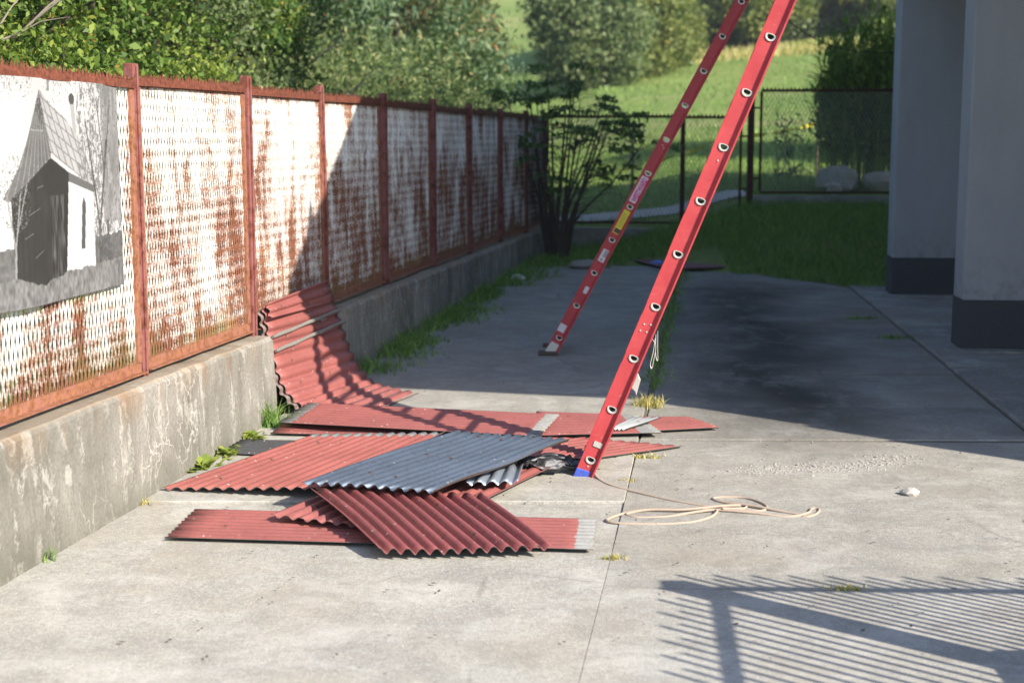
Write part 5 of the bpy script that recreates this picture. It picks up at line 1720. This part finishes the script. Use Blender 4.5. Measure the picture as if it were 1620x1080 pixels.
def rosette(x, y, n, L, label, seed):
    r2 = random.Random(seed); b = MB(); T = []
    for i in range(n):
        a = r2.uniform(0, 6.28); l = L * r2.uniform(0.6, 1.1); w = l * 0.17; el_ = r2.uniform(0.25, 1.1)
        d = Vector((math.cos(a), math.sin(a), 0)); sd = Vector((-d.y, d.x, 0)); ox, oy = r2.gauss(0, 0.025), r2.gauss(0, 0.04)
        row = []
        for k, (t_, ww) in enumerate(((0, 0.15), (0.3, 0.6), (0.55, 1.0), (0.8, 0.75), (1.0, 0.08))):
            c = Vector((ox, oy, 0.0)) + d * (l * t_ * math.cos(el_)) + Vector((0, 0, l * (math.sin(el_) * t_ - 0.5 * t_ * t_ * math.sin(el_)) + 0.003))
            row.append((c - sd * w * ww + Vector((0, 0, 0.006 * ww)), c, c + sd * w * ww + Vector((0, 0, 0.006 * ww))))
        for k in range(4):
            for m in range(2):
                b.add([row[k][m], row[k][m + 1], row[k + 1][m + 1], row[k + 1][m]], [(0, 1, 2, 3)])
        T.append(r2.uniform(0.35, 0.95))
    me = b.mesh('leafy_weed')
    at = me.attributes.new('tone', 'FLOAT', 'POINT')
    at.data.foreach_set('value', np.repeat(np.array(T, np.float32), 32))
    tag(link('leafy_weed', me, M['lf_lime'], None, (x, y, gz(y) + 0.003)), label, 'weed')


rosette(-1.735, 7.98, 30, 0.15, 'broad-leaved green weed at the wall foot nearest the wide red sheet', 141)
rosette(-1.66, 8.30, 26, 0.14, 'broad-leaved green weed at the wall foot beside dark grey sheet piece', 142)
rosette(-1.60, 8.72, 22, 0.13, 'broad-leaved green weed at the wall foot just before grass tuft', 143)

# ================================================================== BEYOND THE FENCE: stakes, tape, stones, cable
for x, y, lab in ((2.05, 25.0, 'thin wooden stake with yellow tape by the elder bush'), (5.3, 25.5, 'thin wooden stake with yellow tape in front of reeds'), (8.9, 78.0, 'lone slim post at the top of the meadow')):
    b = MB(); z = terrain(x, y); h = 1.15 if y < 40 else 3.2
    b.tube([(x, y, z - 0.1), (x + 0.01, y, z + h * 0.5), (x - 0.01, y, z + h)], [0.028, 0.026, 0.022] if y < 40 else [0.07, 0.07, 0.06], 7)
    tag(b.build('stake', M['wood'], None, (x, y, z)), lab, 'stake')
b = MB()
tp = [(1.2, 24.9, 0.72), (2.05, 24.97, 0.80), (2.9, 25.0, 0.86), (3.8, 25.15, 0.95), (4.6, 25.3, 1.05), (5.3, 25.46, 1.18)]
tp = catmull([(x, y, hill(x, y) + z - 0.28) for x, y, z in tp], 10)
for i in range(len(tp) - 1):
    a0 = 0.5 * i; a1 = 0.5 * (i + 1)
    w0 = Vector((0, math.cos(a0), math.sin(a0))) * 0.035; w1 = Vector((0, math.cos(a1), math.sin(a1))) * 0.035
    b.add([tp[i] - w0, tp[i + 1] - w1, tp[i + 1] + w1, tp[i] + w0], [(0, 1, 2, 3)])
o = b.build('barrier_tape', M['tape'], None, (2.05, 24.97, hill(2, 25)))
sl = o.modifiers.new('thickness', 'SOLIDIFY'); sl.thickness = 0.002
tag(o, 'twisted yellow barrier tape strung across the lawn', 'tape')
for x, y, r_, s, f_, lab in ((5.15, 23.0, 0.34, 21, 0.62, 'large pale block under the reeds behind raised mesh panel'), (5.75, 22.9, 0.30, 22, 0.6, 'pale block right beside reed stems behind mesh'), (4.95, 22.45, 0.13, 23, 0.8, 'small pale boulder in front of larger blocks behind mesh')):
    tag(link('boulder', rock_mesh('boulder', r_, s, f_, 2), M['stone'], None, (x, y, terrain(x, y) - 0.03)), lab, 'boulder')
cb = [(3.55, 20.0, 3.62), (3.75, 20, 3.42), (4.05, 20, 3.22), (4.35, 20, 3.09), (4.75, 20, 3.03), (5.2, 20.0, 3.01)]
b = MB(); b.tube(catmull([(2.4, 20.0, 5.2), (3.1, 20.0, 4.15)] + cb + [(5.8, 20, 3.02), (6.4, 20, 3.3)], 6), 0.007, 5)
tag(b.build('cable', M['cable'], None, (4.35, 20, 3.09)), 'thin dark cable sagging in front of the reeds', 'cable')

# ================================================================== AIR
b = MB(); b.box((-305, -62, -1.5), (305, 525, 110))
t = NT('haze_air')
pv = t.n('VolumePrincipled', {'Color': (0.86, 0.90, 0.95), 'Density': 0.0007, 'Anisotropy': 0.25})
t.t.links.new(pv.outputs[0], t.out.inputs['Volume'])
hz = b.build('haze', t.m)
tag(hz, 'thin pale haze in the autumn air', 'haze', kind='stuff')
